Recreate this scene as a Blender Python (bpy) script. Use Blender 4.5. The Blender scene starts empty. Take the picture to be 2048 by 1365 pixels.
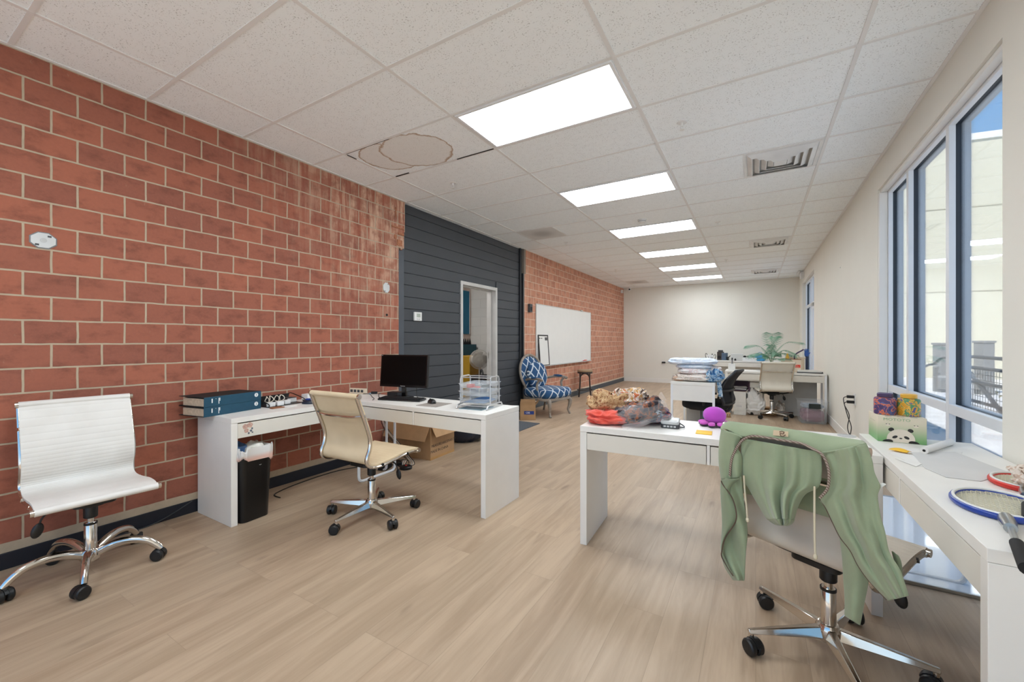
import bpy, bmesh, math, random
from mathutils import Vector, Matrix, noise
random.seed(11)
S = bpy.context.scene
PI = math.pi
R = math.radians
V = Vector
# ------------------------------------------------------------------ camera frame (2048 x 1365 photograph)
F, TH, CX, CY, CZ = 820.0, R(30.72), 1024.0, 682.0, 1.28
A_, R_ = V((-math.sin(TH), math.cos(TH), 0)), V((math.cos(TH), math.sin(TH), 0))
def ray(u, v): return A_*F + R_*(u-CX) + V((0, 0, CY-v))
CAM = V((0, 0, CZ))
def P(u, v, z=0.0):                      # where the sight line meets the height z
    d = ray(u, v); return CAM + d*((z-CZ)/d.z)
def PX(u, v, x):
    d = ray(u, v); return CAM + d*(x/d.x)
def PY(u, v, y):
    d = ray(u, v); return CAM + d*(y/d.y)
# ------------------------------------------------------------------ mesh builder
class B:
    def __init__(s):
        s.bm = bmesh.new(); s.mi = 0; s.uv = s.bm.loops.layers.uv.new('UVMap')
    def m(s, i): s.mi = i; return s
    def face(s, vs):
        try: f = s.bm.faces.new(vs)
        except ValueError: return None
        f.material_index = s.mi; f.smooth = True
        return f
    def box(s, a, b, M=None):
        x0, y0, z0 = a; x1, y1, z1 = b
        c = [V((x, y, z)) for z in (z0, z1) for y in (y0, y1) for x in (x0, x1)]
        if M: c = [M @ p for p in c]
        v = [s.bm.verts.new(p) for p in c]
        for q in ((0,2,3,1),(4,5,7,6),(0,1,5,4),(2,6,7,3),(0,4,6,2),(1,3,7,5)):
            s.face([v[i] for i in q])
        return s
    def cb(s, c, d, M=None):             # box from centre and size
        return s.box([c[i]-d[i]/2 for i in range(3)], [c[i]+d[i]/2 for i in range(3)], M)
    def rings(s, rings, closed=False, cap=True):
        rs = [[s.bm.verts.new(p) for p in r] for r in rings]
        n = len(rs[0]); m = len(rs)
        for i in range(m if closed else m-1):
            a, b = rs[i], rs[(i+1) % m]
            for j in range(n):
                s.face((a[j], a[(j+1) % n], b[(j+1) % n], b[j]))
        if cap and not closed:
            s.face(rs[0][::-1]); s.face(rs[-1])
        return s
    def tube(s, pts, r, seg=8, closed=False, cap=True, flat=1.0, up=None):
        pts = [V(p) for p in pts]; n = len(pts); out = []
        t0 = (pts[1]-pts[0]).normalized()
        u = V(up) if up else (V((0, 0, 1)) if abs(t0.z) < .9 else V((1, 0, 0)))
        for i in range(n):
            if closed: t = pts[(i+1) % n]-pts[i-1]
            else: t = pts[min(i+1, n-1)]-pts[max(i-1, 0)]
            t.normalize()
            u = (u - t*u.dot(t)).normalized(); w = t.cross(u)
            rr = r[i] if isinstance(r, (list, tuple)) else r
            out.append([pts[i]+(u*math.cos(2*PI*k/seg)*flat+w*math.sin(2*PI*k/seg))*rr for k in range(seg)])
        return s.rings(out, closed, cap)
    def cyl(s, p, q, r, r2=None, seg=20):
        return s.tube([p, q], [r, r if r2 is None else r2], seg)
    def lathe(s, prof, seg=28, M=None, cap=True):
        out = []
        for r, z in prof:
            ring = [V((r*math.cos(2*PI*k/seg), r*math.sin(2*PI*k/seg), z)) for k in range(seg)]
            out.append([M @ p for p in ring] if M else ring)
        return s.rings(out, False, cap)
    def prism(s, poly, z0, z1, M=None):
        a = [V((x, y, z0)) for x, y in poly]; b = [V((x, y, z1)) for x, y in poly]
        if M: a = [M @ p for p in a]; b = [M @ p for p in b]
        return s.rings([a, b])
    def grid(s, f, nu, nv, cu=False, cv=False, su=1.0, sv=1.0):
        vs = [[s.bm.verts.new(f(i/nu, j/nv)) for j in range(nv+(0 if cv else 1))] for i in range(nu+(0 if cu else 1))]
        for i in range(nu):
            for j in range(nv):
                i2 = (i+1) % nu if cu else i+1; j2 = (j+1) % nv if cv else j+1
                fc = s.face((vs[i][j], vs[i2][j], vs[i2][j2], vs[i][j2]))
                if fc:
                    for l, (a, b) in zip(fc.loops, ((i, j), (i+1, j), (i+1, j+1), (i, j+1))):
                        l[s.uv].uv = (a/nu*su, b/nv*sv)
        return s
    def ell(s, c, r, M=None, nu=20, nv=12, e=1.0, wob=0, su=1.0, sv=1.0, ns=0):
        def sg(x): return math.copysign(abs(x)**e, x)
        def f(u, v):
            a = 2*PI*u; b = PI*(min(max(v, .004), .996)-.5)
            p = V((r[0]*sg(math.cos(a))*sg(math.cos(b)), r[1]*sg(math.sin(a))*sg(math.cos(b)), r[2]*sg(math.sin(b))))
            if wob: p *= 1+wob*noise.noise(V((p.x/r[0]*ns, p.y/r[1]*ns, p.z/r[2]*ns))+V(c)*3)
            if M: p = M @ p
            return p+V(c)
        return s.grid(f, nu, nv, cu=True, su=su, sv=sv)
def catmull(pts, n=6, closed=False):
    pts = [V(p) for p in pts]; out = []; m = len(pts)
    for i in range(m if closed else m-1):
        if closed: p0, p1, p2, p3 = pts[i-1], pts[i], pts[(i+1) % m], pts[(i+2) % m]
        else: p0, p1, p2, p3 = pts[max(i-1, 0)], pts[i], pts[i+1], pts[min(i+2, m-1)]
        for k in range(n):
            t = k/n
            out.append(.5*((2*p1)+(p2-p0)*t+(2*p0-5*p1+4*p2-p3)*t*t+(3*p1-p0-3*p2+p3)*t**3))
    if not closed: out.append(pts[-1])
    return out
def rrect(w, d, r, n=5, cx=0, cy=0):
    out = []
    for sx, sy, a0 in ((1, 1, 0), (-1, 1, 90), (-1, -1, 180), (1, -1, 270)):
        for k in range(n+1):
            a = R(a0+90*k/n)
            out.append((cx+sx*(w/2-r)+r*math.cos(a), cy+sy*(d/2-r)+r*math.sin(a)))
    return out
def obj(name, b, m, parent=None, loc=(0, 0, 0), rz=0, bevel=0, sub=0, sol=0, sharp=38, rot=None, off=0):
    me = bpy.data.meshes.new(name)
    bmesh.ops.recalc_face_normals(b.bm, faces=b.bm.faces)
    b.bm.to_mesh(me); b.bm.free()
    for x in (m if isinstance(m, (list, tuple)) else [m]): me.materials.append(x)
    me.set_sharp_from_angle(angle=R(sharp))
    o = bpy.data.objects.new(name, me); S.collection.objects.link(o)
    o.location = loc; o.rotation_euler = rot or (0, 0, rz)
    if parent: o.parent = parent
    if sol:
        q = o.modifiers.new('thick', 'SOLIDIFY'); q.thickness = sol; q.offset = off
    if bevel:
        q = o.modifiers.new('bevel', 'BEVEL'); q.width = bevel; q.segments = 2; q.limit_method = 'ANGLE'; q.angle_limit = R(50)
    if sub:
        q = o.modifiers.new('sub', 'SUBSURF'); q.levels = sub; q.render_levels = sub
    return o
def tag(o, label, cat, group=None):
    o['label'] = label; o['category'] = cat
    if group: o['group'] = group
    return o
def thing(name, label, cat, loc=(0, 0, 0), rz=0, group=None):
    o = bpy.data.objects.new(name, None); S.collection.objects.link(o)
    o.empty_display_size = .1
    o.location = loc; o.rotation_euler = (0, 0, rz)
    return tag(o, label, cat, group)
def struct(name, b, m, parent=None, **k):
    o = obj(name, b, m, parent, **k); o['kind'] = 'structure'; return o
def text(name, s, size, m, parent, M, ext=.0004):
    c = bpy.data.curves.new(name, 'FONT'); c.body = s; c.size = size; c.extrude = ext; c.align_x = 'CENTER'; c.align_y = 'CENTER'
    c.resolution_u = 2
    t = bpy.data.objects.new(name+'_curve', c); S.collection.objects.link(t)
    dg = bpy.context.evaluated_depsgraph_get()
    me = bpy.data.meshes.new_from_object(t.evaluated_get(dg))
    bpy.data.objects.remove(t)
    me.materials.clear(); me.materials.append(m)
    me.transform(M)
    o = bpy.data.objects.new(name, me); S.collection.objects.link(o); o.parent = parent
    return o
def copy_tree(o, parent=None):
    c = o.copy(); S.collection.objects.link(c)
    if parent: c.parent = parent
    for ch in list(o.children): copy_tree(ch, c)
    return c
def FM(o, x, n):                         # frame: text/relief lying on a face; x = reading direction, n = outward normal
    x = V(x).normalized(); n = V(n).normalized(); y = n.cross(x)
    M = Matrix((x, y, n)).transposed().to_4x4(); M.translation = V(o); return M
# ------------------------------------------------------------------ materials
def lin(c):
    return tuple(((x/255)/12.92 if x/255 <= .04045 else ((x/255+.055)/1.055)**2.4) for x in c[:3])+(1.0,)
class NT:
    def __init__(s, name):
        s.mat = bpy.data.materials.new(name); s.mat.use_nodes = True; s.t = s.mat.node_tree
        s.bsdf = s.t.nodes['Principled BSDF']; s.out = s.t.nodes['Material Output']
    def n(s, typ, ins=None, **at):
        nd = s.t.nodes.new('ShaderNode'+typ)
        for k, v in at.items(): setattr(nd, k, v)
        for k, v in (ins or {}).items(): s.set(nd, k, v)
        return nd
    def set(s, nd, k, v):
        if isinstance(v, bpy.types.NodeSocket): s.t.links.new(v, nd.inputs[k])
        else: nd.inputs[k].default_value = v
    def math(s, op, a, b=0.0, c=None, clamp=False):
        q = {0: a, 1: b}
        if c is not None: q[2] = c
        nd = s.n('Math', q, operation=op); nd.use_clamp = clamp
        return nd.outputs[0]
    def sst(s, x, a, b):                 # smooth step from a to b
        nd = s.n('MapRange', {0: x, 1: a, 2: b, 3: 0.0, 4: 1.0}, interpolation_type='SMOOTHSTEP'); return nd.outputs[0]
    def mix(s, f, a, b, blend='MIX'):
        nd = s.n('Mix', data_type='RGBA', blend_type=blend)
        s.set(nd, 0, f); s.set(nd, 6, a); s.set(nd, 7, b)
        return nd.outputs[2]
    def obj(s): return s.n('TexCoord').outputs['Object']
    def uvc(s): return s.n('TexCoord').outputs['UV']
    def xyz(s, v):
        q = s.n('SeparateXYZ', {0: v}); return q.outputs[0], q.outputs[1], q.outputs[2]
    def vec(s, x, y, z=0.0): return s.n('CombineXYZ', {0: x, 1: y, 2: z}).outputs[0]
    def noise(s, v, scale, det=2.0, rough=.5, dist=0.0):
        return s.n('TexNoise', {'Vector': v, 'Scale': scale, 'Detail': det, 'Roughness': rough, 'Distortion': dist}).outputs[0]
    def bump(s, h, st=.3, d=.002):
        nd = s.n('Bump', {'Height': h, 'Strength': st, 'Distance': d}); s.t.links.new(nd.outputs[0], s.bsdf.inputs['Normal'])
    def fin(s, col=None, rough=None, metal=None):
        for k, v in (('Base Color', col), ('Roughness', rough), ('Metallic', metal)):
            if v is not None: s.set(s.bsdf, k, v)
        return s.mat
_mc = {}
def mat(name, col, rough=.5, metal=0.0, var=.05, vs=6.0, bump=0.0, bs=200.0, spec=None, coat=0, trans=0, alpha=None, sheen=0):
    if name in _mc: return _mc[name]
    t = NT(name); c = lin(col); o = t.obj()
    nz = t.noise(o, vs, 3.0)
    f = t.sst(nz, .3, .7)
    lo = tuple(x*(1-var) for x in c[:3])+(1,); hi = tuple(min(1, x*(1+var)) for x in c[:3])+(1,)
    t.fin(t.mix(f, lo, hi), rough, metal)
    if bump: t.bump(t.noise(o, bs, 2.0), bump, .001)
    if spec is not None: t.bsdf.inputs['Specular IOR Level'].default_value = spec
    if coat: t.bsdf.inputs['Coat Weight'].default_value = coat
    if trans: t.bsdf.inputs['Transmission Weight'].default_value = trans
    if alpha is not None: t.bsdf.inputs['Alpha'].default_value = alpha
    if sheen: t.bsdf.inputs['Sheen Weight'].default_value = sheen
    _mc[name] = t.mat
    return t.mat
def emis(name, col, st):
    t = NT(name); t.fin(lin(col), .5)
    t.bsdf.inputs['Emission Color'].default_value = lin(col); t.bsdf.inputs['Emission Strength'].default_value = st
    return t.mat
W = (255, 255, 255)
M_white = mat('white_laminate', (232, 229, 223), .38, var=.015)
M_white2 = mat('white_plastic', (228, 228, 226), .35, var=.02)
M_wpaint = mat('white_metal_paint', (235, 236, 238), .35, var=.01)
M_wall = mat('wall_paint', (229, 226, 216), .85, var=.012, vs=1.5, bump=.05, bs=300)
M_trim = mat('trim_paint', (232, 229, 223), .5, var=.01)
M_black = mat('black_plastic', (16, 16, 17), .4, var=.1)
M_matte = mat('matte_black', (13, 13, 14), .75, var=.1)
M_navyb = mat('baseboard_black', (20, 24, 36), .55, var=.1)
M_chrome = mat('chrome', (215, 210, 203), .12, 1.0, var=.02)
M_steel = mat('brushed_steel', (180, 180, 178), .3, 1.0, var=.04)
M_grey = mat('grey_plastic', (120, 122, 125), .45, var=.05)
M_lgrey = mat('light_grey_plastic', (190, 191, 190), .45, var=.04)
M_dgrey = mat('dark_grey_plastic', (62, 64, 67), .5, var=.06)
M_cable = mat('cable_black', (24, 24, 26), .5)
M_cablew = mat('cable_white', (222, 214, 198), .5)
M_gap = mat('shadow_gap', (58, 54, 50), .9)
M_card = mat('cardboard', (176, 138, 98), .8, var=.07, vs=9, bump=.08, bs=90)
M_card2 = mat('cardboard_inner', (150, 112, 74), .85, var=.08)
M_paper = mat('paper_white', (228, 226, 222), .7, var=.02)
M_paperg = mat('paper_grey', (206, 205, 203), .7, var=.02)
M_ink = mat('ink', (60, 52, 46), .8)
M_screen = mat('screen_black', (5, 5, 5), .25, var=.02, spec=.15)
M_teal = mat('binder_teal', (18, 70, 92), .5, var=.06, vs=20)
M_page = mat('page_block', (192, 172, 148), .85, var=.12, vs=60)
M_yellow = mat('yellow_paper', (236, 186, 50), .6)
M_red = mat('red_plastic', (205, 48, 38), .4)
M_blue = mat('blue_lacquer', (34, 64, 150), .3)
LAMP, SKY, SUN, EXPO = 15.5, 1.9, 9.0, 0.12
# ================================================================== ROOM
XL, XR, YF, YB, HC = -3.615, 0.985, 13.05, -2.2, 2.947
def brick_mat(name, c1, c2, cm, wear):
    t = NT(name); x, y, z = t.xyz(t.obj())
    uv = t.vec(t.math('SUBTRACT', y, .148-.2205*8), z)
    wob = t.noise(t.vec(y, z), 9.0, 2.0)
    uv2 = t.n('VectorMath', {0: uv, 1: t.vec(t.math('MULTIPLY', t.math('SUBTRACT', wob, .5), .006), t.math('MULTIPLY', t.math('SUBTRACT', wob, .5), .008))}, operation='ADD').outputs[0]
    bk = t.n('TexBrick', {'Vector': uv2, 'Color1': lin(c1), 'Color2': lin(c2), 'Mortar': lin(cm), 'Scale': 1.0, 'Mortar Size': .0058,
                          'Mortar Smooth': .25, 'Bias': 0.0, 'Brick Width': .2205, 'Row Height': .14}, offset=.5, offset_frequency=2)
    mor = bk.outputs['Fac']
    blot = t.noise(t.vec(t.math('MULTIPLY', y, 1.0), t.math('MULTIPLY', z, 1.6)), 7.0, 5.0, .6)
    dark = t.mix(t.math('MULTIPLY', t.sst(blot, .45, .75), .72), bk.outputs['Color'], tuple(v*.55 for v in lin(c2)[:3])+(1,))
    fine = t.noise(t.obj(), 60.0, 4.0, .7)
    colb = t.mix(t.math('MULTIPLY', t.math('SUBTRACT', fine, .35, clamp=True), .35), dark, lin((205, 120, 92)))
    # scuffs: small pale marks
    sc = t.noise(t.vec(t.math('MULTIPLY', y, 3.0), t.math('MULTIPLY', z, 1.2)), 11.0, 6.0, .75)
    scm = t.math('MULTIPLY', t.sst(sc, .63, .78), t.sst(t.noise(t.obj(), 2.3, 1.0), .45, .62))
    colb = t.mix(t.math('MULTIPLY', scm, .55), colb, lin((205, 178, 150)))
    if wear:
        st = t.noise(t.vec(t.math('MULTIPLY', y, 15.0), t.math('MULTIPLY', z, 1.1)), 1.0, 6.0, .72)
        reg = t.sst(t.math('ADD', y, t.math('MULTIPLY', z, .55)), 2.9, 5.0) if wear == 1 else t.sst(y, 7.4, 6.5)
        if wear == 1:
            a = t.math('MULTIPLY', t.sst(st, .38, .6), reg)
            cl = t.noise(t.vec(t.math('MULTIPLY', y, 1.0), t.math('MULTIPLY', z, .8)), 5.0, 5.0, .65)
            a = t.math('MULTIPLY', a, t.math('ADD', .25, t.math('MULTIPLY', t.sst(cl, .40, .60), .9)), clamp=True)
            hi = t.sst(z, .8, 2.7)
            a = t.math('MULTIPLY', a, t.math('ADD', t.math('MULTIPLY', hi, .85), .25))
            colb = t.mix(t.math('MULTIPLY', a, .85), colb, lin((214, 178, 152)))
        else:
            a = t.math('MULTIPLY', t.sst(st, .35, .7), t.math('ADD', t.math('MULTIPLY', reg, .5), .3))
            colb = t.mix(a, colb, lin((214, 168, 140)))
    base = t.math('LESS_THAN', z, .137)
    mor2 = t.math('MAXIMUM', mor, base)
    col = t.mix(mor2, colb, t.mix(t.noise(t.obj(), 30.0, 3.0), lin(cm), tuple(v*.78 for v in lin(cm)[:3])+(1,)))
    t.fin(col, .85)
    h = t.math('ADD', t.math('MULTIPLY', t.math('SUBTRACT', 1.0, mor2), 1.0), t.math('MULTIPLY', fine, .18))
    t.bump(h, .6, .006)
    return t.mat
M_brick = brick_mat('brick_red', (164, 98, 76), (142, 86, 70), (192, 174, 150), 1)
M_brick2 = brick_mat('brick_pale', (200, 140, 114), (176, 118, 96), (228, 204, 180), 2)

def floor_mat():
    t = NT('oak_planks'); x, y, z = t.xyz(t.obj())
    bk = t.n('TexBrick', {'Vector': t.vec(y, x), 'Color1': (0, 0, 0, 1), 'Color2': (1, 1, 1, 1), 'Mortar': (.5, .5, .5, 1), 'Scale': 1.0,
                          'Mortar Size': .0011, 'Mortar Smooth': .3, 'Bias': 0.0, 'Brick Width': 1.22, 'Row Height': .184}, offset=.37, offset_frequency=3)
    rnd = t.n('RGBToBW', {0: bk.outputs['Color']}).outputs[0]
    sh = t.math('MULTIPLY', rnd, 37.0)
    g1 = t.noise(t.vec(t.math('ADD', t.math('MULTIPLY', x, 9.0), sh), t.math('MULTIPLY', y, .9), sh), 1.0, 5.0, .62, .6)
    g2 = t.noise(t.vec(t.math('MULTIPLY', x, 70.0), t.math('MULTIPLY', y, 2.2), sh), 1.0, 3.0, .6)
    g3 = t.noise(t.vec(t.math('ADD', t.math('MULTIPLY', x, 11.0), sh), t.math('MULTIPLY', y, 2.6), sh), 1.0, 2.0, .5)
    c = t.mix(t.sst(g1, .3, .7), lin((158, 135, 111)), lin((185, 162, 137)))
    c = t.mix(t.math('MULTIPLY', t.sst(rnd, 0.0, 1.0), .35), c, lin((172, 152, 128)))
    c = t.mix(t.math('MULTIPLY', t.sst(g2, .45, .75), .14), c, lin((128, 104, 84)))
    c = t.mix(t.math('MULTIPLY', t.sst(g3, .66, .82), .55), c, lin((110, 90, 74)))
    c = t.mix(t.math('MULTIPLY', bk.outputs['Fac'], .45), c, lin((120, 102, 86)))
    t.fin(c, t.math('ADD', .34, t.math('MULTIPLY', g2, .16)))
    t.bump(t.math('SUBTRACT', t.math('MULTIPLY', g2, .3), bk.outputs['Fac']), .12, .002)
    return t.mat
M_floor = floor_mat()

def ceil_mat():
    t = NT('ceiling_tile'); o = t.obj(); x, y, z = t.xyz(o)
    n1 = t.noise(t.vec(x, y), 120.0, 2.5, .6, .4)
    pits = t.math('MULTIPLY', t.sst(n1, .585, .64), t.sst(t.noise(t.vec(x, y), 19.0, 1.0), .3, .6))
    col = t.mix(t.math('MULTIPLY', pits, .6), lin((244, 248, 249)), lin((146, 146, 145)))
    # two water stains with brown rims on one tile
    wb = t.math('MULTIPLY', t.math('SUBTRACT', t.noise(t.vec(x, y), 9.0, 3.0), .5), .30)
    def ring(cx, cy, rx, ry):
        a = t.math('DIVIDE', t.math('SUBTRACT', x, cx), rx); b = t.math('DIVIDE', t.math('SUBTRACT', y, cy), ry)
        d = t.math('ADD', t.math('SQRT', t.math('ADD', t.math('MULTIPLY', a, a), t.math('MULTIPLY', b, b))), wb)
        ins = t.sst(d, 1.02, .98)
        rim = t.math('MULTIPLY', ins, t.sst(d, .91, 1.0))
        return ins, rim
    i1, r1 = ring(-2.56, 2.67, .33, .30); i2, r2 = ring(-2.86, 2.63, .27, .26)
    r2 = t.math('MULTIPLY', r2, t.math('SUBTRACT', 1.0, i1))
    on = t.math('MULTIPLY', t.math('LESS_THAN', y, 2.968), t.math('GREATER_THAN', y, 2.382))
    on = t.math('MULTIPLY', on, t.math('GREATER_THAN', x, -3.145))
    col = t.mix(t.math('MULTIPLY', t.math('MULTIPLY', t.math('MAXIMUM', i1, i2), on), .35), col, lin((214, 202, 188)))
    col = t.mix(t.math('MULTIPLY', t.math('MULTIPLY', t.math('MAXIMUM', r1, r2), on), .9), col, lin((158, 120, 80)))
    t.fin(col, .9)
    t.bump(t.math('SUBTRACT', 0.0, pits), .35, .002)
    return t.mat
M_ceil = ceil_mat()

struct('floor', B().box((-3.9, YB, -.12), (1.2, YF+.1, 0)), M_floor)
ce = struct('ceiling', B().box((-3.8, YB, HC), (1.1, YF, HC+.08)), M_ceil)
GX = [-3.155+1.22*k for k in range(4)]; GY = [2.37+.61*k for k in range(-7, 18)]
g = B()
for x in GX: g.box((x-.012, YB, HC-.005), (x+.012, YF, HC+.01))
for y in GY:
    if y < YF: g.box((XL, y-.012, HC-.0045), (XR, y+.012, HC+.01))
g.box((XL, YB, HC-.006), (XL+.022, YF, HC+.01)); g.box((XR-.022, YB, HC-.006), (XR, YF, HC+.01)); g.box((XL, YF-.022, HC-.006), (XR, YF, HC+.01))
struct('ceiling_grid', g, mat('grid_paint', (228, 227, 225), .5, var=.01), ce)
g = B()                                   # dark slits round the tile that sits askew
g.box((-2.35, 2.968, HC-.0072), (-1.95, 2.974, HC)); g.box((-3.13, 2.964, HC-.0072), (-2.95, 2.974, HC)); g.box((-3.145, 2.40, HC-.0075), (-3.140, 2.50, HC)); g.box((-3.14, 2.385, HC-.0055), (-2.6, 2.3868, HC))
struct('tile_gap', g, M_gap, ce)

# left wall: near brick, dark siding, far brick
Y1, Y2, ZT = 3.47, 6.47, 2.38
b = B(); b.box((XL-.12, YB, 0), (XL, Y1, HC))
b.box((XL-.05, Y1, ZT), (XL, Y1+.085, HC)); b.box((XL-.05, Y1+.085, ZT+.20), (XL, Y1+.10, HC)); b.box((XL-.05, Y1+.03, ZT-.02), (XL, Y1+.06, ZT))
struct('wall_left', b, M_brick)
b = B()
for z0, h, y0, y1 in ((2.47, .05, 3.40, 3.43), (2.40, .07, 3.44, 3.52), (2.60, .02, 3.36, 3.55), (2.53, .03, 3.46, 3.55), (2.72, .12, 3.415, 3.425)):
    b.box((XL-.005, y0, z0), (XL+.012, y1, z0+h))
struct('broken_block_edge', b, mat('broken_brick', (176, 118, 88), .9, var=.2, vs=40), bpy.data.objects['wall_left'], bevel=.004)
b = B().box((XL-.12, Y2+.06, 0), (XL, YF+.1, HC))
struct('wall_left_far', b, M_brick2)
M_siding = mat('siding_charcoal', (66, 69, 74), .6, var=.05, vs=2)
XS = -3.67; DY0, DY1, DZ = 4.76, 5.63, 2.10
b = B(); k = 0
b.box((XS-.10, Y1-.02, 0), (XS-.012, DY0-.03, HC)); b.box((XS-.10, DY1+.03, 0), (XS-.012, Y2+.06, HC)); b.box((XS-.10, DY0-.03, DZ+.03), (XS-.012, DY1+.03, HC))
z = 2.947-.11
zs = [HC]
while z > 0: zs.append(z); z -= .1452
zs.append(0)
for a, c in zip(zs[:-1], zs[1:]):
    spans = [(Y1+.11, Y2-.02)]
    if c < DZ+.03: spans = [(Y1+.11, DY0-.035), (DY1+.035, Y2-.02)]
    for y0, y1 in spans:
        M = Matrix.Translation((XS-.012, 0, c+.002)) @ Matrix.Rotation(R(2), 4, 'Y')
        b.box((0, y0, 0), (.012, y1, a-c-.009), M)
struct('wall_left_siding', b, M_siding, bevel=.001)
b = B().box((XS-.05, Y1, 0), (XS+.03, Y1+.11, ZT)); b.box((XS-.05, Y1+.10, ZT), (XS+.02, Y1+.13, HC))
struct('trim_1', b, mat('trim_slate', (74, 80, 88), .5), bevel=.002)
b = B().box((XS-.05, Y2-.06, 0), (XS+.035, Y2-.015, HC)); b.box((XS-.05, Y2, 0), (XS+.06, Y2+.03, 2.5))
struct('trim_2', b, mat('trim_dark', (36, 38, 42), .5), bevel=.002)
b = B().box((XL-.05, Y2+.03, 0), (XL-.001, Y2+.075, 2.5)); b.box((XL-.05, Y2+.02, 2.5), (XL+.012, Y2+.085, HC))
struct('trim_3', b, mat('conduit_grey', (132, 122, 112), .6), bevel=.002)

# doorway in the siding and the room beyond
d1 = B()
d1.box((XS-.16, DY0-.05, 0), (XS+.016, DY0, DZ+.05)); d1.box((XS-.16, DY1, 0), (XS+.016, DY1+.05, DZ+.05)); d1.box((XS-.16, DY0, DZ), (XS+.016, DY1, DZ+.05))
d1.box((XS-.11, DY0, 0), (XS-.07, DY0+.016, DZ)); d1.box((XS-.11, DY1-.016, 0), (XS-.07, DY1, DZ)); d1.box((XS-.11, DY0, DZ-.016), (XS-.07, DY1, DZ))
door1 = struct('door_1', d1, mat('door_frame_paint', (196, 194, 190), .45), bevel=.002)
b = B(); b.box((XS-.135, DY1-.003, .99), (XS-.115, DY1+.0, 1.10))
struct('strike_plate', b, M_steel, door1)
def blk(name, c, w=.4, h=.2, q=.985):
    t = NT(name); x, y, z = t.xyz(t.obj())
    bk = t.n('TexBrick', {'Vector': t.vec(t.math('ADD', x, y), z), 'Color1': lin(c), 'Color2': lin(tuple(v*q for v in c)), 'Mortar': lin(tuple(v*.93 for v in c)), 'Scale': 1.0, 'Mortar Size': .006, 'Brick Width': w, 'Row Height': h, 'Mortar Smooth': .4})
    t.fin(bk.outputs['Color'], .8); t.bump(t.math('SUBTRACT', 1.0, bk.outputs['Fac']), .3, .004); return t.mat
M_blk = blk('painted_block', (206, 203, 197))
BX0, BX1, BY0, BY1 = -5.5, XS-.1, 3.2, 7.43
b = B(); b.box((BX0, BY1, 0), (BX1-.001, BY1+.1, 2.9)); struct('wall_backroom_north', b, M_blk)
b = B(); b.box((BX0-.1, BY0, 0), (BX0, BY1, 2.9)); struct('wall_backroom_west', b, mat('backroom_white', (206, 192, 180), .8))
b = B(); b.box((BX0-.1, BY0-.1, 0), (BX1-.001, BY0, 2.9)); struct('wall_backroom_south', b, M_blk)
b = B(); b.box((BX0-.1, BY0-.1, -.1), (-3.91, BY1+.1, -.001)); struct('floor_backroom', b, mat('concrete_floor', (150, 146, 140), .7, var=.1))
b = B(); b.box((BX0-.1, BY0-.1, 2.9), (BX1-.03, BY1+.1, 2.98)); struct('ceiling_backroom', b, mat('backroom_ceiling', (222, 219, 212), .9))

# far wall, right wall with its two openings, rear wall with an added daylight window
struct('wall_far', B().box((XL, YF, 0), (XR+.2, YF+.1, HC)), M_wall)
b = B(); b.box((XL-.12, YB-.12, 0), (-3.5, YB, HC)); b.box((.9, YB-.12, 0), (XR+.2, YB, HC)); b.box((-3.5, YB-.12, 2.75), (.9, YB, HC)); b.box((-3.5, YB-.12, 0), (.9, YB, .05))
struct('wall_rear', b, M_wall)
b = B()
for q in range(5): b.box((-3.5+q*1.0875, YB-.09, .05), (-3.45+q*1.0875, YB-.03, 2.75))
b.box((-3.5, YB-.09, .05), (.9, YB-.03, .11)); b.box((-3.5, YB-.09, 2.69), (.9, YB-.03, 2.75))
w3 = struct('window_added', b, mat('window_white', (224, 227, 230), .4, var=.01))  # invented window behind the camera, added so daylight lifts the ceiling
_tg = NT('clear_glass'); _tr = _tg.n('BsdfTransparent', {0: (.93, .95, .95, 1)}); _tg.t.links.new(_tr.outputs[0], _tg.out.inputs[0])
for q in range(4): struct('pane', B().box((-3.45+q*1.0875, YB-.063, .11), (-2.4125+q*1.0875, YB-.057, 2.69)), _tg.mat, w3)
WY0, WY1, WZ0, WZ1 = 2.80, 5.06, .012, 2.69
EY0, EY1, EZ1 = 9.95, 12.30, 2.69
b = B()
XO = XR+.18
for y0, y1, z0, z1 in ((YB, WY0, 0, HC), (WY0, WY1, 0, WZ0), (WY0, WY1, WZ1, HC), (WY1, EY0, 0, HC), (EY0, EY1, EZ1, HC), (EY1, YF, 0, HC)):
    b.box((XR, y0, z0), (XO, y1, z1))
struct('wall_right', b, M_wall)
# baseboards
b = B().box((XL, YB, 0), (XL+.012, Y1, .092)); struct('baseboard_left', b, M_navyb, bevel=.003)
b = B().box((XL, Y2+.08, 0), (XL+.012, YF, .11)); struct('baseboard_left_far', b, mat('baseboard_grey', (78, 82, 86), .6), bevel=.003)
b = B().box((XL+.012, YF-.014, 0), (XR, YF, .13)); struct('baseboard_far', b, M_trim, bevel=.003)
b = B().box((XR-.014, WY1+.0, 0), (XR, EY0-.0, .13)); b.box((XR-.014, YB, 0), (XR, WY0, .13)); b.box((XR-.014, EY1, 0), (XR, YF, .13)); struct('baseboard_right', b, M_trim, bevel=.003)

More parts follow.
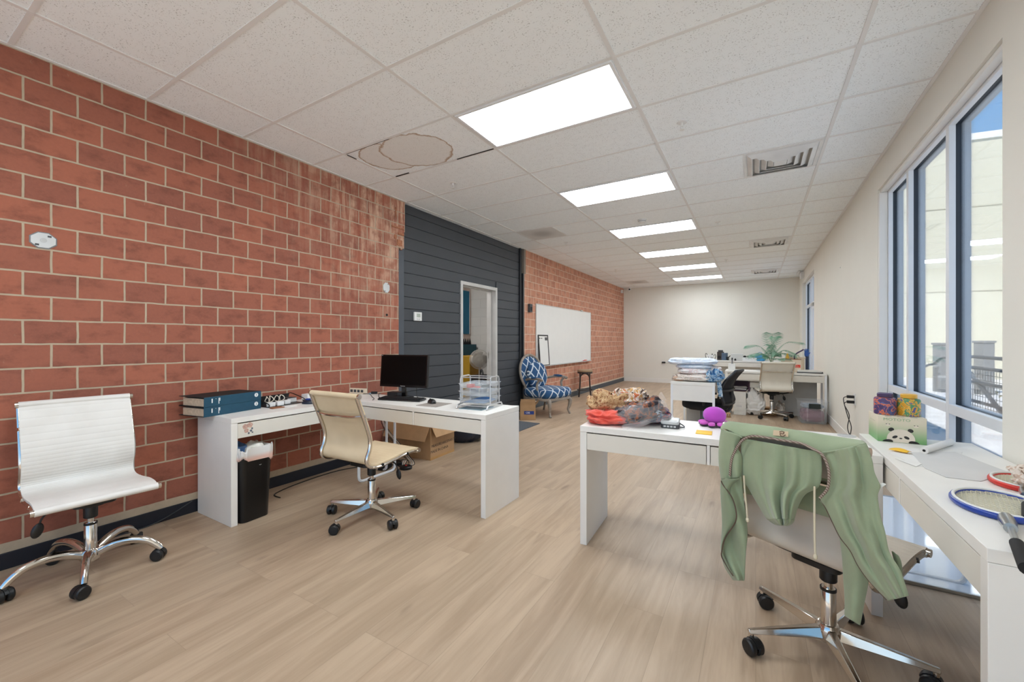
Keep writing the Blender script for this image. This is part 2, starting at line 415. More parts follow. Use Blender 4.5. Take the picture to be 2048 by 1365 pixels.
# windows: inner white frame, dark gasket, outer pale frame, panes
M_glass = None
def glass():
    t = NT('window_glass'); nt = t.t
    tr = t.n('BsdfTransparent', {0: (.88, .87, .86, 1)}); gl = t.n('BsdfGlossy', {0: (.9, .95, 1, 1), 1: .02})
    fr = t.n('Fresnel', {0: 1.35}); mx = t.n('MixShader', {0: t.math('MULTIPLY', fr.outputs[0], .6, clamp=True)})
    nt.links.new(tr.outputs[0], mx.inputs[1]); nt.links.new(gl.outputs[0], mx.inputs[2]); nt.links.new(mx.outputs[0], t.out.inputs[0])
    return t.mat
M_glass = glass()
M_alu_w = mat('window_white', (224, 227, 230), .4, var=.01)
M_gask = mat('window_gasket', (46, 52, 60), .5)
M_alu_o = mat('window_outer_alu', (180, 182, 182), .45)
def window(name, y0, y1, z0, z1, mull, trans, w=.05):
    def bars(xa, xb, grow=0.0):
        b = B(); e = w+grow
        b.box((xa, y0, z0), (xb, y0+e, z1)); b.box((xa, y1-e, z0), (xb, y1, z1))
        b.box((xa, y0+e, z1-e), (xb, y1-e, z1)); b.box((xa, y0+e, z0), (xb, y1-e, z0+e))
        for q in mull: b.box((xa, q-grow/2, z0+e), (xb, q+w+grow/2, z1-e))
        ys = [y0+e]+[c for q in mull for c in (q-grow/2, q+w+grow/2)]+[y1-e]
        for q in trans:
            for i in range(0, len(ys), 2): b.box((xa, ys[i], q-grow/2), (xb, ys[i+1], q+w+.01+grow/2))
        return b
    f = struct(name, bars(1.05, 1.082), M_alu_w, bevel=.002)
    struct('gasket', bars(1.082, 1.108, -.004), M_gask, f)
    struct('outer_frame', bars(1.108, 1.15, -.002), M_alu_o, f)
    ys = [y0+w]+[c for q in mull for c in (q, q+w)]+[y1-w]; zs = [z0+w]+[c for q in trans for c in (q, q+w+.01)]+[z1-w]
    for i in range(0, len(ys), 2):
        for j in range(0, len(zs), 2):
            struct('pane', B().box((1.098, ys[i]-.004, zs[j]-.004), (1.102, ys[i+1]+.004, zs[j+1]+.004)), M_glass, f)
    return f
w1 = window('window_1', WY0, WY1, WZ0, WZ1, (3.64, 4.44), (.82,))
b = B().box((1.0, WY0+.001, WZ1-.03), (1.05, WY1-.001, WZ1-.001)); b.box((.987, WY1-.035, WZ0), (1.05, WY1-.001, WZ1-.03))
struct('reveal_trim', b, M_trim, w1, bevel=.006)
w2 = window('window_2', EY0, EY1, .01, EZ1, (10.95, 11.25), (2.06,))
b = B(); b.box((1.046, 10.0, .05), (1.09, 10.10, 2.06)); b.box((1.046, 10.85, .05), (1.09, 10.95, 2.06)); b.box((1.046, 10.1, .05), (1.09, 10.85, .25)); b.box((1.046, 10.1, 1.96), (1.09, 10.85, 2.06))
ds = struct('door_stile', b, M_alu_w, w2, bevel=.002)
b = B(); b.tube([(1.05, 10.16, 1.0), (1.0, 10.16, 1.0), (1.0, 10.16, 1.3), (1.05, 10.16, 1.3)], .012); struct('pull_handle', b, M_white2, ds)
b = B(); b.box((.99, 10.05, 1.05), (1.046, 10.09, 1.10)); b.box((1.0, 10.06, 1.55), (1.046, 10.09, 1.65)); struct('lock_box', b, M_white2, ds)
b = B(); b.box((1.0, 10.3, 2.0), (1.045, 10.55, 2.06)); struct('door_closer', b, M_steel, ds)

# ------------------------------------------------------------------ outside
M_conc = mat('concrete', (222, 220, 216), .85, var=.06, vs=2)
b = B().box((1.17, -30, -.25), (30, 60, -.03)); struct('ground_outside', b, M_conc)
def cream():
    t = NT('stucco_cream'); c = t.mix(t.noise(t.obj(), 1.2, 3.0), lin((212, 207, 186)), lin((204, 199, 177))); t.fin(c, .9); return t.mat
bl = thing('neighbour_building', 'tall cream stucco building wall under blue sky seen through the big window', 'building', (8.2, 20.5, -.03), R(10))
b = B(); b.box((-7, 0, 0), (14, .5, 8.2)); obj('stucco_wall', b, cream(), bl)
b = B(); b.box((-7.05, -.06, 8.2), (14.05, .56, 8.42)); obj('parapet_cap', b, mat('coping_white', (236, 235, 230), .6), bl)
b = B()
for z in (3.0, 5.9): b.box((-7, -.012, z), (14, .01, z+.03))
obj('control_joint', b, mat('stucco_joint', (170, 165, 145), .9), bl)
M_cmu = blk('cmu_grey', (132, 134, 134))
for k, (u, top, d, la) in enumerate(((1884, 690, 10.5, 'grey block pillar behind the middle pane of the big window'), (1968, 686, 10.0, 'grey block pillar behind the outdoor railing'))):
    p = CAM+A_*d+R_*((u-CX)/F*d)
    h = CZ+(CY-top)/F*d
    o = obj('block_pillar', B().box((-.12, -.12, 0), (.12, .12, h+.03)).box((-.14, -.14, h+.03), (.14, .14, h+.08)), M_cmu, loc=(p.x, p.y, -.03), rz=R(25)); tag(o, la, 'pillar')
rl = thing('guard_railing', 'dark grey metal guard railing with mesh outside the window', 'railing', (3.15, 8.6, -.03))
M_rail = mat('rail_paint', (70, 76, 82), .5)
for z in (.30, .62, .86, 1.04):
    obj('rail', B().cyl((0, -2.4, z), (0, 1.9, z), .028, seg=10), M_rail, rl)
for y in (-2.3, -.2, 1.85): obj('post', B().box((-.03, y-.03, 0), (.03, y+.03, 1.06)), M_rail, rl)
obj('brace', B().cyl((0, 1.7, .9), (0, .1, .1), .03, seg=8), M_rail, rl)
obj('handrail', B().tube(catmull([(-.08, 1.9, .98), (-.1, 2.3, .98), (-.12, 2.6, .86), (-.12, 2.9, .82), (-.12, 3.1, .78)], 5), .024), M_rail, rl)
b = B()
for i in range(46): b.cyl((.05, -2.3+i*.09, .12), (.05, -2.3+i*.09, .84), .004, seg=5)
for i in range(9): b.cyl((.05, -2.3, .12+i*.09), (.05, 1.8, .12+i*.09), .004, seg=5)
o = obj('wire_mesh', b, mat('wire', (96, 98, 96), .6), rl)
b = B(); rr = random.Random(3)
for i in range(900):
    c = V((rr.uniform(.5, 1.6), rr.uniform(-1.5, 2.2), rr.uniform(0, .9))); s = rr.uniform(.03, .07)
    q = [V((rr.uniform(-1, 1), rr.uniform(-1, 1), rr.uniform(-1, 1)))*s for _ in range(3)]
    b.face([b.bm.verts.new(c+x) for x in q])
o = obj('shrub', b, mat('dry_leaves', (150, 142, 92), .8, var=.4, vs=3), loc=(3.15, 8.6, -.03)); tag(o, 'dry olive shrub growing behind the mesh railing outside', 'shrub')
# ================================================================== DESKS
HT = .745
M_drw = mat('drawer_front_shaded', (222, 217, 206), .4, var=.012)  # desk white made darker and warmer: backlit shade put into the colour
def desk(name, label, loc, rz, w=1.44, d=.48, h=HT, left='panel', right='panel', nd=2, hollow=False, dh=.105):
    """front-left floor corner at the origin, x to the right, y to the back"""
    t = thing(name, label, 'desk', loc, rz, None)
    th = .036; pw = .042
    obj('tabletop', B().box((0, 0, h-th), (w, d, h)), M_white, t, bevel=.0015)
    x0, x1 = .02, w-.02
    for side, c in (('l', left), ('r', right)):
        xa = 0 if side == 'l' else w-pw
        if c == 'panel':
            obj('side_panel', B().box((xa, .0015, 0), (xa+pw, d-.001, h-th-.0008)), M_white, t, bevel=.0015)
            if side == 'l': x0 = pw
            else: x1 = w-pw
        elif c == 'frame':
            xc = .02 if side == 'l' else w-.02
            pts = [(xc, .03, h-th), (xc, .03, .06)]+[(xc, .03+.04*(1-math.cos(R(a))), .05-.04*math.sin(R(a))) for a in (30, 60, 90)]+[(xc, d-.07, .01)]+[(xc, d-.07+.04*math.sin(R(a)), .05-.04*math.cos(R(a))) for a in (30, 60, 90)]+[(xc, d-.03, h-th)]
            obj('leg_frame', B().tube(pts, .0125, seg=8), M_wpaint, t)
            if side == 'l': x0 = .04
            else: x1 = w-.04
        elif c == 'legs':
            for y in (.0, d-.03):
                obj('leg', B().box((xa+(0 if side == 'l' else pw-.03), y, 0), (xa+(.03 if side == 'l' else pw), y+.03, h-th-.0008)), M_wpaint, t, bevel=.002)
            if side == 'l': x0 = .03
            else: x1 = w-.03
    z1 = h-th-.004; z0 = z1-dh
    b = B().box((x0, d-.03, z0+.004), (x1, d-.012, h-th))
    b.box((x0, .024, z0+.002), (x1, d-.03, z0+.007))
    obj('apron', b, M_white, t, bevel=.001)
    if nd:
        gap = .022 if nd > 1 else 0
        ww = (x1-x0-gap*(nd-1)-.004)/nd
        for k in range(nd):
            xa = x0+.002+k*(ww+gap)
            dr = obj('drawer', B().box((xa, .004, z0), (xa+ww, .022, z1-.004)), M_drw, t, bevel=.0012)
            obj('drawer_box', B().box((xa+.012, .022, z0+.009), (xa+.024, d-.06, z1-.02)).box((xa+ww-.024, .022, z0+.009), (xa+ww-.012, d-.06, z1-.02)).box((xa+.024, .022, z0+.009), (xa+ww-.024, d-.06, z0+.014)), M_white, dr)
        for k in range(nd-1):
            xa = x0+.002+(k+1)*ww+k*gap
            obj('divider', B().box((xa+.003, .003, z0), (xa+gap-.003, .03, h-th-.0008)), M_white, t, bevel=.001)
    return t
dA = desk('desk', 'white drawer desk along the near brick wall, carrying two teal binders', (-3.085, 1.43, 0), R(90), w=1.42, d=.49, right='frame')
dB = desk('desk', 'white two-drawer desk with the black monitor and wire tray', (-3.08, 2.43, 0), 0, w=1.415, d=.485, left='frame')
dC = desk('desk', 'white two-drawer desk holding a heap of folded cloth and a purple plush', (-.95, 2.437, 0), R(2.6), w=1.458, d=.495)
dD = desk('desk', 'white desk under the big window with the green panda box on it', (.513, 3.06, 0), R(-90), w=1.525, d=.455, left='frame')
# flower sticker on the desk drawer by the bin
def flower_sticker(parent, M):
    b = B(); rr = random.Random(5)
    for cx, cy, r, mi in ((-.014, .016, .016, 0), (.010, .022, .017, 0), (-.008, -.008, .013, 0), (.016, -.012, .007, 1), (.022, .0, .006, 1), (.004, -.024, .006, 1), (.024, -.022, .005, 1)):
        b.m(mi)
        for k in range(6):
            a = k*PI/3+rr.random()
            b.prism([(cx+math.cos(a)*r*.5+.5*r*math.cos(q*PI/3), cy+math.sin(a)*r*.5+.5*r*math.sin(q*PI/3)) for q in range(6)], .0, .0004+k*.00003, M)
    return obj('flower_sticker', b, [mat('petal', (196, 160, 146), .7, var=.2, vs=90), mat('leaf_ink', (92, 98, 110), .7)], parent)
flower_sticker(dA, Matrix.Translation((.11, .0035, .655)) @ Matrix.Rotation(R(90), 4, 'X') @ Matrix.Scale(1.25, 4))
# cable grommet of the desk behind the hoodie
gp = P(1690, 869, HT)
gl = Matrix.Rotation(R(-2.6), 3, 'Z') @ V((gp.x+.95, gp.y-2.437-.05, 0))
obj('cable_grommet', B().lathe([(.042, 0), (.042, .003), (.036, .003), (.036, .0015), (.001, .0015)], 28), M_lgrey, dC, loc=(gl.x, gl.y, HT))

# ================================================================== OFFICE CHAIRS
def rib_mat(name, c, c2):
    t = NT(name); x, y, z = t.xyz(t.uvc())
    n = t.noise(t.obj(), 5.0, 3.0)
    t.fin(t.mix(t.sst(n, .3, .7), lin(c), lin(c2)), .45)
    w = t.math('SINE', t.math('MULTIPLY', y, 2*PI))
    t.bump(t.math('MULTIPLY', t.math('POWER', t.math('ABSOLUTE', w), .35), 1.0), .35, .004)
    return t.mat
M_sling_w = rib_mat('leatherette_white', (226, 223, 217), (216, 212, 205))
M_sling_c = rib_mat('leatherette_cream', (222, 203, 170), (212, 192, 158))
M_sling_b = rib_mat('leatherette_beige', (206, 196, 182), (196, 186, 172))
M_tyre = mat('caster_black', (20, 20, 21), .45, var=.1)
PROF = [(-.315, .925), (-.265, .80), (-.222, .69), (-.205, .62), (-.212, .56), (-.232, .51), (-.226, .475), (-.185, .455), (-.11, .452), (.0, .462), (.10, .474), (.19, .474), (.238, .462)]
def prof(n=5): return [(p.x, p.y) for p in catmull([(a, c, 0) for a, c in PROF], n)]
def office_chair(label, loc, rz, sling, base_off, curved=False, base_r=.31, lever=1):
    t = thing('office_chair', label, 'chair', loc, rz, 'ribbed office chairs')
    pr = prof(); n = len(pr)-1; hw = .230
    L = [0]
    for i in range(n): L.append(L[-1]+math.dist(pr[i], pr[i+1]))
    def nrm(i):
        a, c = pr[max(i-1, 0)], pr[min(i+1, n)]; q = V((0, c[0]-a[0], c[1]-a[1])).normalized(); return V((0, -q.z, q.y))
    def pt(x, i, o):
        nv = nrm(i); return V((x, pr[i][0], pr[i][1]))+nv*o
    b = B()
    def top(u, v):
        i = round(v*n); return pt((u-.5)*2*hw, i, .007-.004*(abs(u-.5)*2)**6)
    def bot(u, v):
        i = round(v*n); return pt((.5-u)*2*hw, i, -.007)
    b.grid(top, 10, n, su=1, sv=18); b.grid(bot, 10, n, su=1, sv=1)
    for sx in (0, 1):
        b.grid(lambda u, v: pt((sx-.5)*2*hw, round(v*n), -.007+.010*u), 1, n)
    sl = obj('sling', b, sling, t)
    # rolled ends
    obj('top_roll', B().cyl((-hw, pr[0][0]-.004, pr[0][1]-.002), (hw, pr[0][0]-.004, pr[0][1]-.002), .018, seg=16), sling, sl)
    obj('front_roll', B().cyl((-hw, pr[-1][0], pr[-1][1]-.006), (hw, pr[-1][0], pr[-1][1]-.006), .018, seg=16), sling, sl)
    for sx in (-1, 1):
        b = B().tube([V((sx*(hw-.004), a, c))-nrm(i)*.0165 for i, (a, c) in enumerate(pr)], .0135, seg=10, flat=.8, up=(0, 1, 0))
        r_ = obj('side_rail', b, M_chrome, t)
        obj('end_cap', B().cyl((sx*(hw-.0), pr[0][0]-.004, pr[0][1]-.002), (sx*(hw+.014), pr[0][0]-.004, pr[0][1]-.002), .0165, seg=14), M_chrome, r_)
        obj('end_cap', B().cyl((sx*hw, pr[-1][0], pr[-1][1]-.006), (sx*(hw+.014), pr[-1][0], pr[-1][1]-.006), .0155, seg=14), M_chrome, r_)
    y0, z0 = -.262, .795
    b = B().tube(catmull([(-hw-.008, y0-.005, z0), (-hw+.03, y0-.022, z0-.006), (-.12, y0-.04, z0-.012), (.12, y0-.04, z0-.012), (hw-.03, y0-.022, z0-.006), (hw+.008, y0-.005, z0)], 4), .010, seg=8)
    obj('back_bar', b, M_chrome, t)
    for yy in (-.12, .12):
        zz = .437 if yy < 0 else .455
        obj('seat_bar', B().tube(catmull([(-hw-.01, yy, zz+.005), (-.13, yy*.9, zz-.022), (0, yy*.8, zz-.026), (.13, yy*.9, zz-.022), (hw+.01, yy, zz+.005)], 5), .010, seg=8), M_chrome if curved else M_black, t)
    b = B(); b.prism(rrect(.17, .27, .03), .395, .418); b.prism(rrect(.10, .14, .03), .372, .396); b.prism(rrect(.20, .10, .02), .416, .428)
    me = obj('tilt_mechanism', b, M_black, t, bevel=.002)
    sx = lever
    b = B(); b.tube(catmull([(sx*.05, .03, .40), (sx*.11, .05, .402), (sx*.16, .06, .398), (sx*.185, .062, .375), (sx*.195, .064, .345)], 5), .0045, seg=8)
    lv = obj('height_lever', b, M_black, me)
    b = B(); b.ell((sx*.202, .066, .318), (.022, .010, .038), Matrix.Rotation(R(-14*sx), 3, 'Y'), nu=14, nv=10); obj('lever_paddle', b, M_black, lv)
    b = B(); b.lathe([(.026, .30), (.030, .305), (.030, .372), (.026, .38)], 20); obj('column_sleeve', b, M_black, t)
    b = B(); b.lathe([(.0145, .255), (.0145, .305)], 16); b.lathe([(.027, .10), (.027, .268), (.022, .275), (.016, .275)], 24); gc = obj('gas_column', b, M_chrome, t)
    b = B(); b.lathe([(.020, .273), (.028, .272), (.028, .262), (.0272, .262)], 20); obj('collar', b, M_black, gc)
    b = B(); b.lathe([(.02, .055), (.034, .06), (.044, .075), (.044, .112), (.034, .128), (.028, .13)], 24); hub = obj('hub', b, M_chrome, t)
    for k in range(5):
        a = base_off+R(72*k)-rz
        M = Matrix.Rotation(a, 4, 'Z'); b = B()
        if curved:
            pts = catmull([(.03, 0, .10), (.10, 0, .132), (.17, 0, .142), (.24, 0, .128), (.285, 0, .095), (base_r, 0, .064)], 5)
            b.tube([M @ p for p in pts], [.021-.006*i/(len(pts)-1) for i in range(len(pts))], seg=10, flat=1.15)
        else:
            def arm(x, w_, z0_, z1_): return [M @ V(p) for p in ((x, -w_, z0_), (x, w_, z0_), (x, w_*.55, z1_), (x, -w_*.55, z1_))]
            b.rings([arm(.03, .024, .075, .118), arm(.12, .021, .078, .112), arm(base_r-.012, .013, .080, .098), arm(base_r+.012, .012, .081, .096)])
            b.cyl(M @ V((base_r, 0, .085)), M @ V((base_r, 0, .062)), .010, seg=12)
        obj('base_arm', b, M_chrome, t, bevel=0 if curved else .003)
        ca = a+R(35+67*((k*3+int(abs(loc[0])*10)) % 5))
        C = Matrix.Translation(M @ V((base_r, 0, 0))) @ Matrix.Rotation(ca, 4, 'Z') @ Matrix.Translation((.012, 0, 0))
        b = B()
        for s in (-1, 1): b.lathe([(.008, .004), (.026, .004), (.032, .009), (.032, .024), (.027, .030), (.014, .031), (.003, .031)], 20, C @ Matrix.Translation((0, 0, .0322)) @ Matrix.Rotation(R(90)*s, 4, 'X'))
        w_ = obj('caster', b, M_tyre, t)
        b = B(); b.cyl(C @ V((-.012, 0, .05)), C @ V((-.012, 0, .072)), .008, seg=10)
        hp = [(.0345*math.cos(R(q)), .0322+.0345*math.sin(R(q))) for q in range(20, 165, 16)]
        b.rings([[C @ V((x, s*.007, z)) for x, z in hp]+[C @ V((x*.86, s*.007, .0322+(z-.0322)*.86)) for x, z in reversed(hp)] for s in (-1, 1)])
        obj('caster_hood', b, M_tyre, w_)
    return t
office_chair('white armless office chair with curved chrome star base against the brick wall', (-3.175, .762, 0), R(-90-4), M_sling_w, R(-90), curved=True, lever=1)
office_chair('cream ribbed office chair with straight chrome star base facing the monitor desk', (-2.41, 2.05, 0), R(2), M_sling_c, R(-86))
ch3 = office_chair('beige ribbed office chair with the green hoodie hung over its back', (.255, 2.10, 0), R(-29), M_sling_b, R(-7))
office_chair('pale ribbed office chair at the far desk beside the palm plant', (.23, 8.10, 0), R(14), rib_mat('leatherette_pale', (228, 222, 208), (218, 212, 198)), R(20))
# ================================================================== THINGS ON THE LEFT DESKS
def placed(name, label, cat, p, rz=0, group=None): return thing(name, label, cat, tuple(p), rz, group)
def binder(z, label, num, dx=0):
    t = placed('binder', label, 'binder', (-3.300+dx, 1.355, HT+z), R(90+9.5), 'stacked teal binders')
    L, D, H, c = .425, .272, .0685, .0035
    b = B(); b.box((0, 0, 0), (L, D, c)); b.box((0, 0, H-c), (L, D, H)); obj('cover', b, M_matte, t, bevel=.001)
    s = obj('spine', B().box((0, -.004, 0), (L, .0, H)), M_teal, t, bevel=.0012)
    M = lambda x, z_: FM((x, -.0043, z_), (1, 0, 0), (0, -1, 0))
    b = B(); b.lathe([(.0001, 0), (.0155, 0), (.0155, .0003), (.0001, .0003)], 24, M(.385, .042) @ Matrix.Scale(1.0, 4)); d = obj('number_disc', b, M_white2, s)
    text('number', num, .026, M_teal, d, M(.385, .042) @ Matrix.Translation((0, 0, .0006)))
    b = B(); b.box((.050, -.0045, .025), (.058, -.004, .055)); b.box((.098, -.0045, .014), (.103, -.004, .056)); b.box((.105, -.0045, .034), (.110, -.004, .056)); b.box((.078, -.0045, .05), (.082, -.004, .054))
    obj('spine_lettering', b, M_white2, s)
    obj('page_block', B().box((.012, .004, c), (L-.012, D-.03, H-.012)), M_page, t)
binder(0, 'lower of two teal binders stacked on the brick-wall desk', '2')
binder(.0695, 'upper of two teal binders stacked on the brick-wall desk', '1', .002)
# black sorting tray with adapters, cord, books
tp = P(560, 806, HT); RB = R(90+6)
t = placed('desk_tray', 'black mesh tray beside the teal binders, holding adapters and a book', 'tray', (-3.445, 1.965, HT), RB)
b = B(); b.box((-.16, -.105, 0), (.16, .105, .004)); obj('tray_floor', b, M_black, t)
for k, s_ in enumerate((-1, 1)):
    obj('end_wall', B().tube(catmull([(s_*.16, -.10, .006), (s_*.165, -.10, .03), (s_*.165, .03, .065), (s_*.165, .10, .07), (s_*.16, .105, .006)], 4), .004, seg=6), M_black, t)
obj('back_wall', B().box((-.16, .103, 0), (.16, .107, .07)), M_black, t)
def adapter(x, y, a, label, cord=True):
    Lx = Matrix.Rotation(RB, 3, 'Z') @ V((x, y, 0))
    q = placed('power_adapter', label, 'adapter', (-3.445+Lx.x, 1.965+Lx.y, HT+.004), RB+R(a), 'white adapters in the black tray')
    obj('body', B().box((-.027, -.02, 0), (.027, .02, .034)), M_white2, q, bevel=.004)
    if cord:
        pts = [(0, .02, .02)]
        for k in range(22):
            w = k/21*2*PI*1.6; pts.append((-.015+.03*math.cos(w)+.003*k, .035+.012*math.sin(k*.9), .055+.024*math.sin(w)))
        obj('cord', B().tube(catmull(pts, 3), .0033, seg=6), M_cablew, q)
adapter(-.125, -.075, 12, 'white power adapter at the binder end of the black tray, cord coiled on top')
adapter(-.055, -.08, -8, 'second white power adapter in the black tray, cord looped on top')
adapter(.02, -.06, 4, 'small flat white adapter without cord in the black tray', False)
t = placed('hardback_book', 'dark hardback book lying in the black tray', 'book', (-3.475, 2.075, HT+.004), RB)
b = B(); b.box((-.045, -.03, 0), (.045, .055, .002)); b.box((-.045, -.03, .036), (.045, .055, .038)); b.box((-.047, -.03, 0), (-.045, .055, .038)); obj('cover', b, M_dgrey, t, bevel=.001)
obj('page_block', B().box((-.044, -.027, .002), (.043, .053, .036)), M_paperg, t)
o = obj('small_box', B().box((-.05, -.04, 0), (.05, .04, .052)), M_white2, loc=(-3.50, 2.27, HT), rz=RB, bevel=.003); tag(o, 'plain white box next to the brick wall behind the black tray', 'box')
o = obj('note_pad', B().box((-.05, -.03, 0), (.05, .03, .006)), M_paper, loc=(-3.255, 1.94, HT), rz=RB+R(4), bevel=.001); tag(o, 'white note pad in front of the black tray', 'pad')
t = placed('leather_wallet', 'flat brown leather wallet at the desk edge near the binders', 'wallet', (-3.262, 1.845, HT), RB-R(5))
obj('body', B().box((-.05, -.022, 0), (.05, .022, .007)), mat('brown_leather', (150, 100, 68), .6), t, bevel=.003)
obj('flap', B().box((-.05, .0, .0075), (.035, .021, .011)), mat('brown_leather', (150, 100, 68), .6), t, bevel=.002)
def mouse(label, p, rz, body, w=.06, l=.105, h=.036, extra=None):
    t = placed('computer_mouse', label, 'mouse', p, rz)
    b = B(); b.ell((0, 0, 0), (w/2, l/2, h), None, 20, 16, .8)
    for v in b.bm.verts: v.co.z = max(v.co.z, 0.001)
    obj('shell', b, body, t, sub=1)
    b = B(); b.lathe([(.002, -.003), (.008, -.003), (.0085, 0), (.008, .003), (.002, .003)], 14, Matrix.Translation((0, l*.22, h*.82)) @ Matrix.Rotation(R(90), 4, 'Y')); obj('scroll_wheel', b, M_grey, t)
    b = B(); b.box((-.0006, l*.06, h*.72), (.0006, l*.48, h*1.0)); obj('button_gap', b, M_matte, t)
    return t
t = mouse('dark mouse with blue and yellow top on the brick-wall desk', (-3.262, 2.105, HT), R(115), mat('mouse_navy', (32, 36, 52), .35))
b = B(); b.box((-.016, -.02, .0345), (.010, .015, .046)); obj('blue_cap', b, M_blue, t, bevel=.003)
b = B(); b.box((.011, -.018, .0335), (.024, .010, .043)); obj('yellow_cap', b, M_yellow, t, bevel=.003)

# monitor desk
t = placed('monitor', 'black flat monitor on a glossy stand, screen dark', 'monitor', (-2.852, 2.79, HT), R(11))
b = B(); b.prism(rrect(.21, .15, .07), 0, .010); b.prism(rrect(.15, .10, .045), .010, .018); st = obj('stand_base', b, mat('gloss_black', (7, 7, 8), .15), t, bevel=.002)
obj('stand_neck', B().box((-.022, .01, .018), (.022, .028, .16)), mat('gloss_black', (7, 7, 8), .15), t, bevel=.003)
MT = Matrix.Translation((0, 0, .098)) @ Matrix.Rotation(R(-5), 4, 'X')
obj('housing', B().box((-.257, .0, 0), (.257, .03, .305), MT).box((-.12, .03, .05), (.12, .05, .22), MT), M_black, t, bevel=.004)
bz = obj('bezel', B().box((-.257, -.004, 0), (.257, .0, .305), MT), mat('gloss_black', (7, 7, 8), .15), t, bevel=.002)
obj('screen', B().box((-.243, -.005, .022), (.243, -.0041, .292), MT), M_screen, bz)
text('maker_mark', 'ViewSonic', .012, M_lgrey, bz, MT @ FM((0, -.0043, .011), (1, 0, 0), (0, -1, 0)))
obj('corner_mark', B().box((-.248, -.0045, .294), (-.240, -.004, .299), MT), M_lgrey, bz)
obj('video_cable', B().tube(catmull([(.09, .05, .16), (.11, .06, .09), (.125, .04, .03), (.15, .02, .006), (.2, .03, .005)], 5), .003, seg=6), M_cable, t)
t = placed('keyboard', 'black keyboard in front of the monitor', 'keyboard', (-2.735, 2.665, HT), R(13))
KM = Matrix.Translation((0, 0, .0035)) @ Matrix.Rotation(R(3), 4, 'X')
obj('case', B().prism(rrect(.43, .125, .008), 0, .014, KM), M_black, t, bevel=.002)
b = B()
for r_ in range(5):
    xs = -.208
    wd = [.0165]*24
    if r_ == 0: wd = [.0165]*4+[.10]+[.0165]*13
    for w in wd:
        if xs+w > .208: break
        b.box((xs, -.052+r_*.0212, .014), (xs+w, -.052+r_*.0212+.0175, .0195), KM); xs += w+.0022
kc = obj('keys', b, M_matte, t); kc['kind'] = 'stuff'
mouse('black wireless mouse on the grey mouse pad', (-2.372, 2.655, HT+.0028), R(65), M_black)
o = obj('mouse_pad', B().prism(rrect(.205, .225, .006), 0, .0025), mat('mouse_pad_grey', (150, 142, 134), .8), loc=(-2.315, 2.62, HT), rz=R(4)); tag(o, 'thin grey mouse pad on the monitor desk', 'mouse pad')
t = placed('external_drive', 'black drive box behind the keyboard near the brick wall', 'drive', (-3.00, 2.855, HT), R(14))
obj('case', B().box((-.085, -.035, 0), (.085, .06, .038)), M_black, t, bevel=.003); obj('front_panel', B().box((.03, -.037, .003), (.083, -.035, .035)), M_dgrey, t)
t = placed('power_strip', 'white power strip standing on edge at the wall end of the desks', 'power strip', (-3.45, 2.765, HT), R(12))
obj('case', B().box((-.10, -.012, 0), (.10, .012, .055)), mat('ivory_plastic', (226, 210, 186), .5), t, bevel=.004)
for k in range(4):
    o = obj('socket', B().box((-.085+k*.042, -.0128, .016), (-.055+k*.042, -.0118, .042)), M_dgrey, t)
def cable(label, pts, r=.003, m=None, name='cable', n=6):
    o = obj(name, B().tube(catmull(pts, n), r, seg=6), m or M_cable); tag(o, label, 'cable'); return o
cable('black cables crossing the desk from the power strip to behind the cream chair', [(-3.38, 2.77, HT+.004), (-3.25, 2.74, HT+.012), (-3.12, 2.66, HT+.004), (-3.0, 2.58, HT+.004), (-2.95, 2.52, HT+.004)])
cable('grey lead lying beside the drive box on the monitor desk', [(-3.22, 2.85, HT+.004), (-3.16, 2.78, HT+.02), (-3.1, 2.72, HT+.004), (-3.02, 2.66, HT+.004)], .0035, M_dgrey)
t = placed('cable_plug', 'black plug with blue tag lying beside the white power strip', 'plug', (-3.30, 2.84, HT), R(30))
obj('body', B().box((-.03, -.014, 0), (.03, .014, .024)), M_black, t, bevel=.004); obj('tag', B().box((-.05, -.01, 0), (-.03, .012, .01)), mat('pale_blue', (150, 180, 200), .5), t)
o = obj('paper_slip', B().box((-.06, -.025, 0), (.06, .025, .001)), M_paper, loc=(-2.62, 2.83, HT), rz=R(20)); tag(o, 'crumpled white paper slip behind the keyboard', 'paper')
# letter tray
def clear_plastic(name, col, a):
    t = NT(name); t.fin(lin(col), .15); t.bsdf.inputs['Alpha'].default_value = a; return t.mat
M_clear = clear_plastic('clear_tray', (222, 228, 232), .3)
tw, td = .262, .26
t = placed('letter_tray', 'silver wire letter tray with three clear shelves on the desk corner', 'letter tray', (-1.915, 2.715, HT), R(9))
M_wire = mat('silver_wire', (196, 196, 196), .3, .6)
for s_ in (-1, 1):
    x = s_*tw/2
    pts = [(x, -.085, .03), (x, -.085, .225), (x, -.075, .245), (x, -.055, .25), (x, .055, .25), (x, .075, .245), (x, .085, .225), (x, .085, .03)]
    obj('upright', B().tube(pts, .0055, seg=8), M_wire, t)
    obj('foot', B().tube(catmull([(x, -.15, .005), (x, -.135, .022), (x, -.10, .032), (x, .10, .032), (x, .135, .022), (x, .15, .005)], 4), .006, seg=8), M_wire, t)
obj('cross_bar', B().cyl((-tw/2, -.08, .243), (tw/2, -.08, .243), .004, seg=8), M_wire, t); obj('cross_bar', B().cyl((-tw/2, .08, .243), (tw/2, .08, .243), .004, seg=8), M_wire, t)
obj('cross_bar', B().cyl((-tw/2, -.13, .026), (tw/2, -.13, .026), .004, seg=8), M_wire, t)
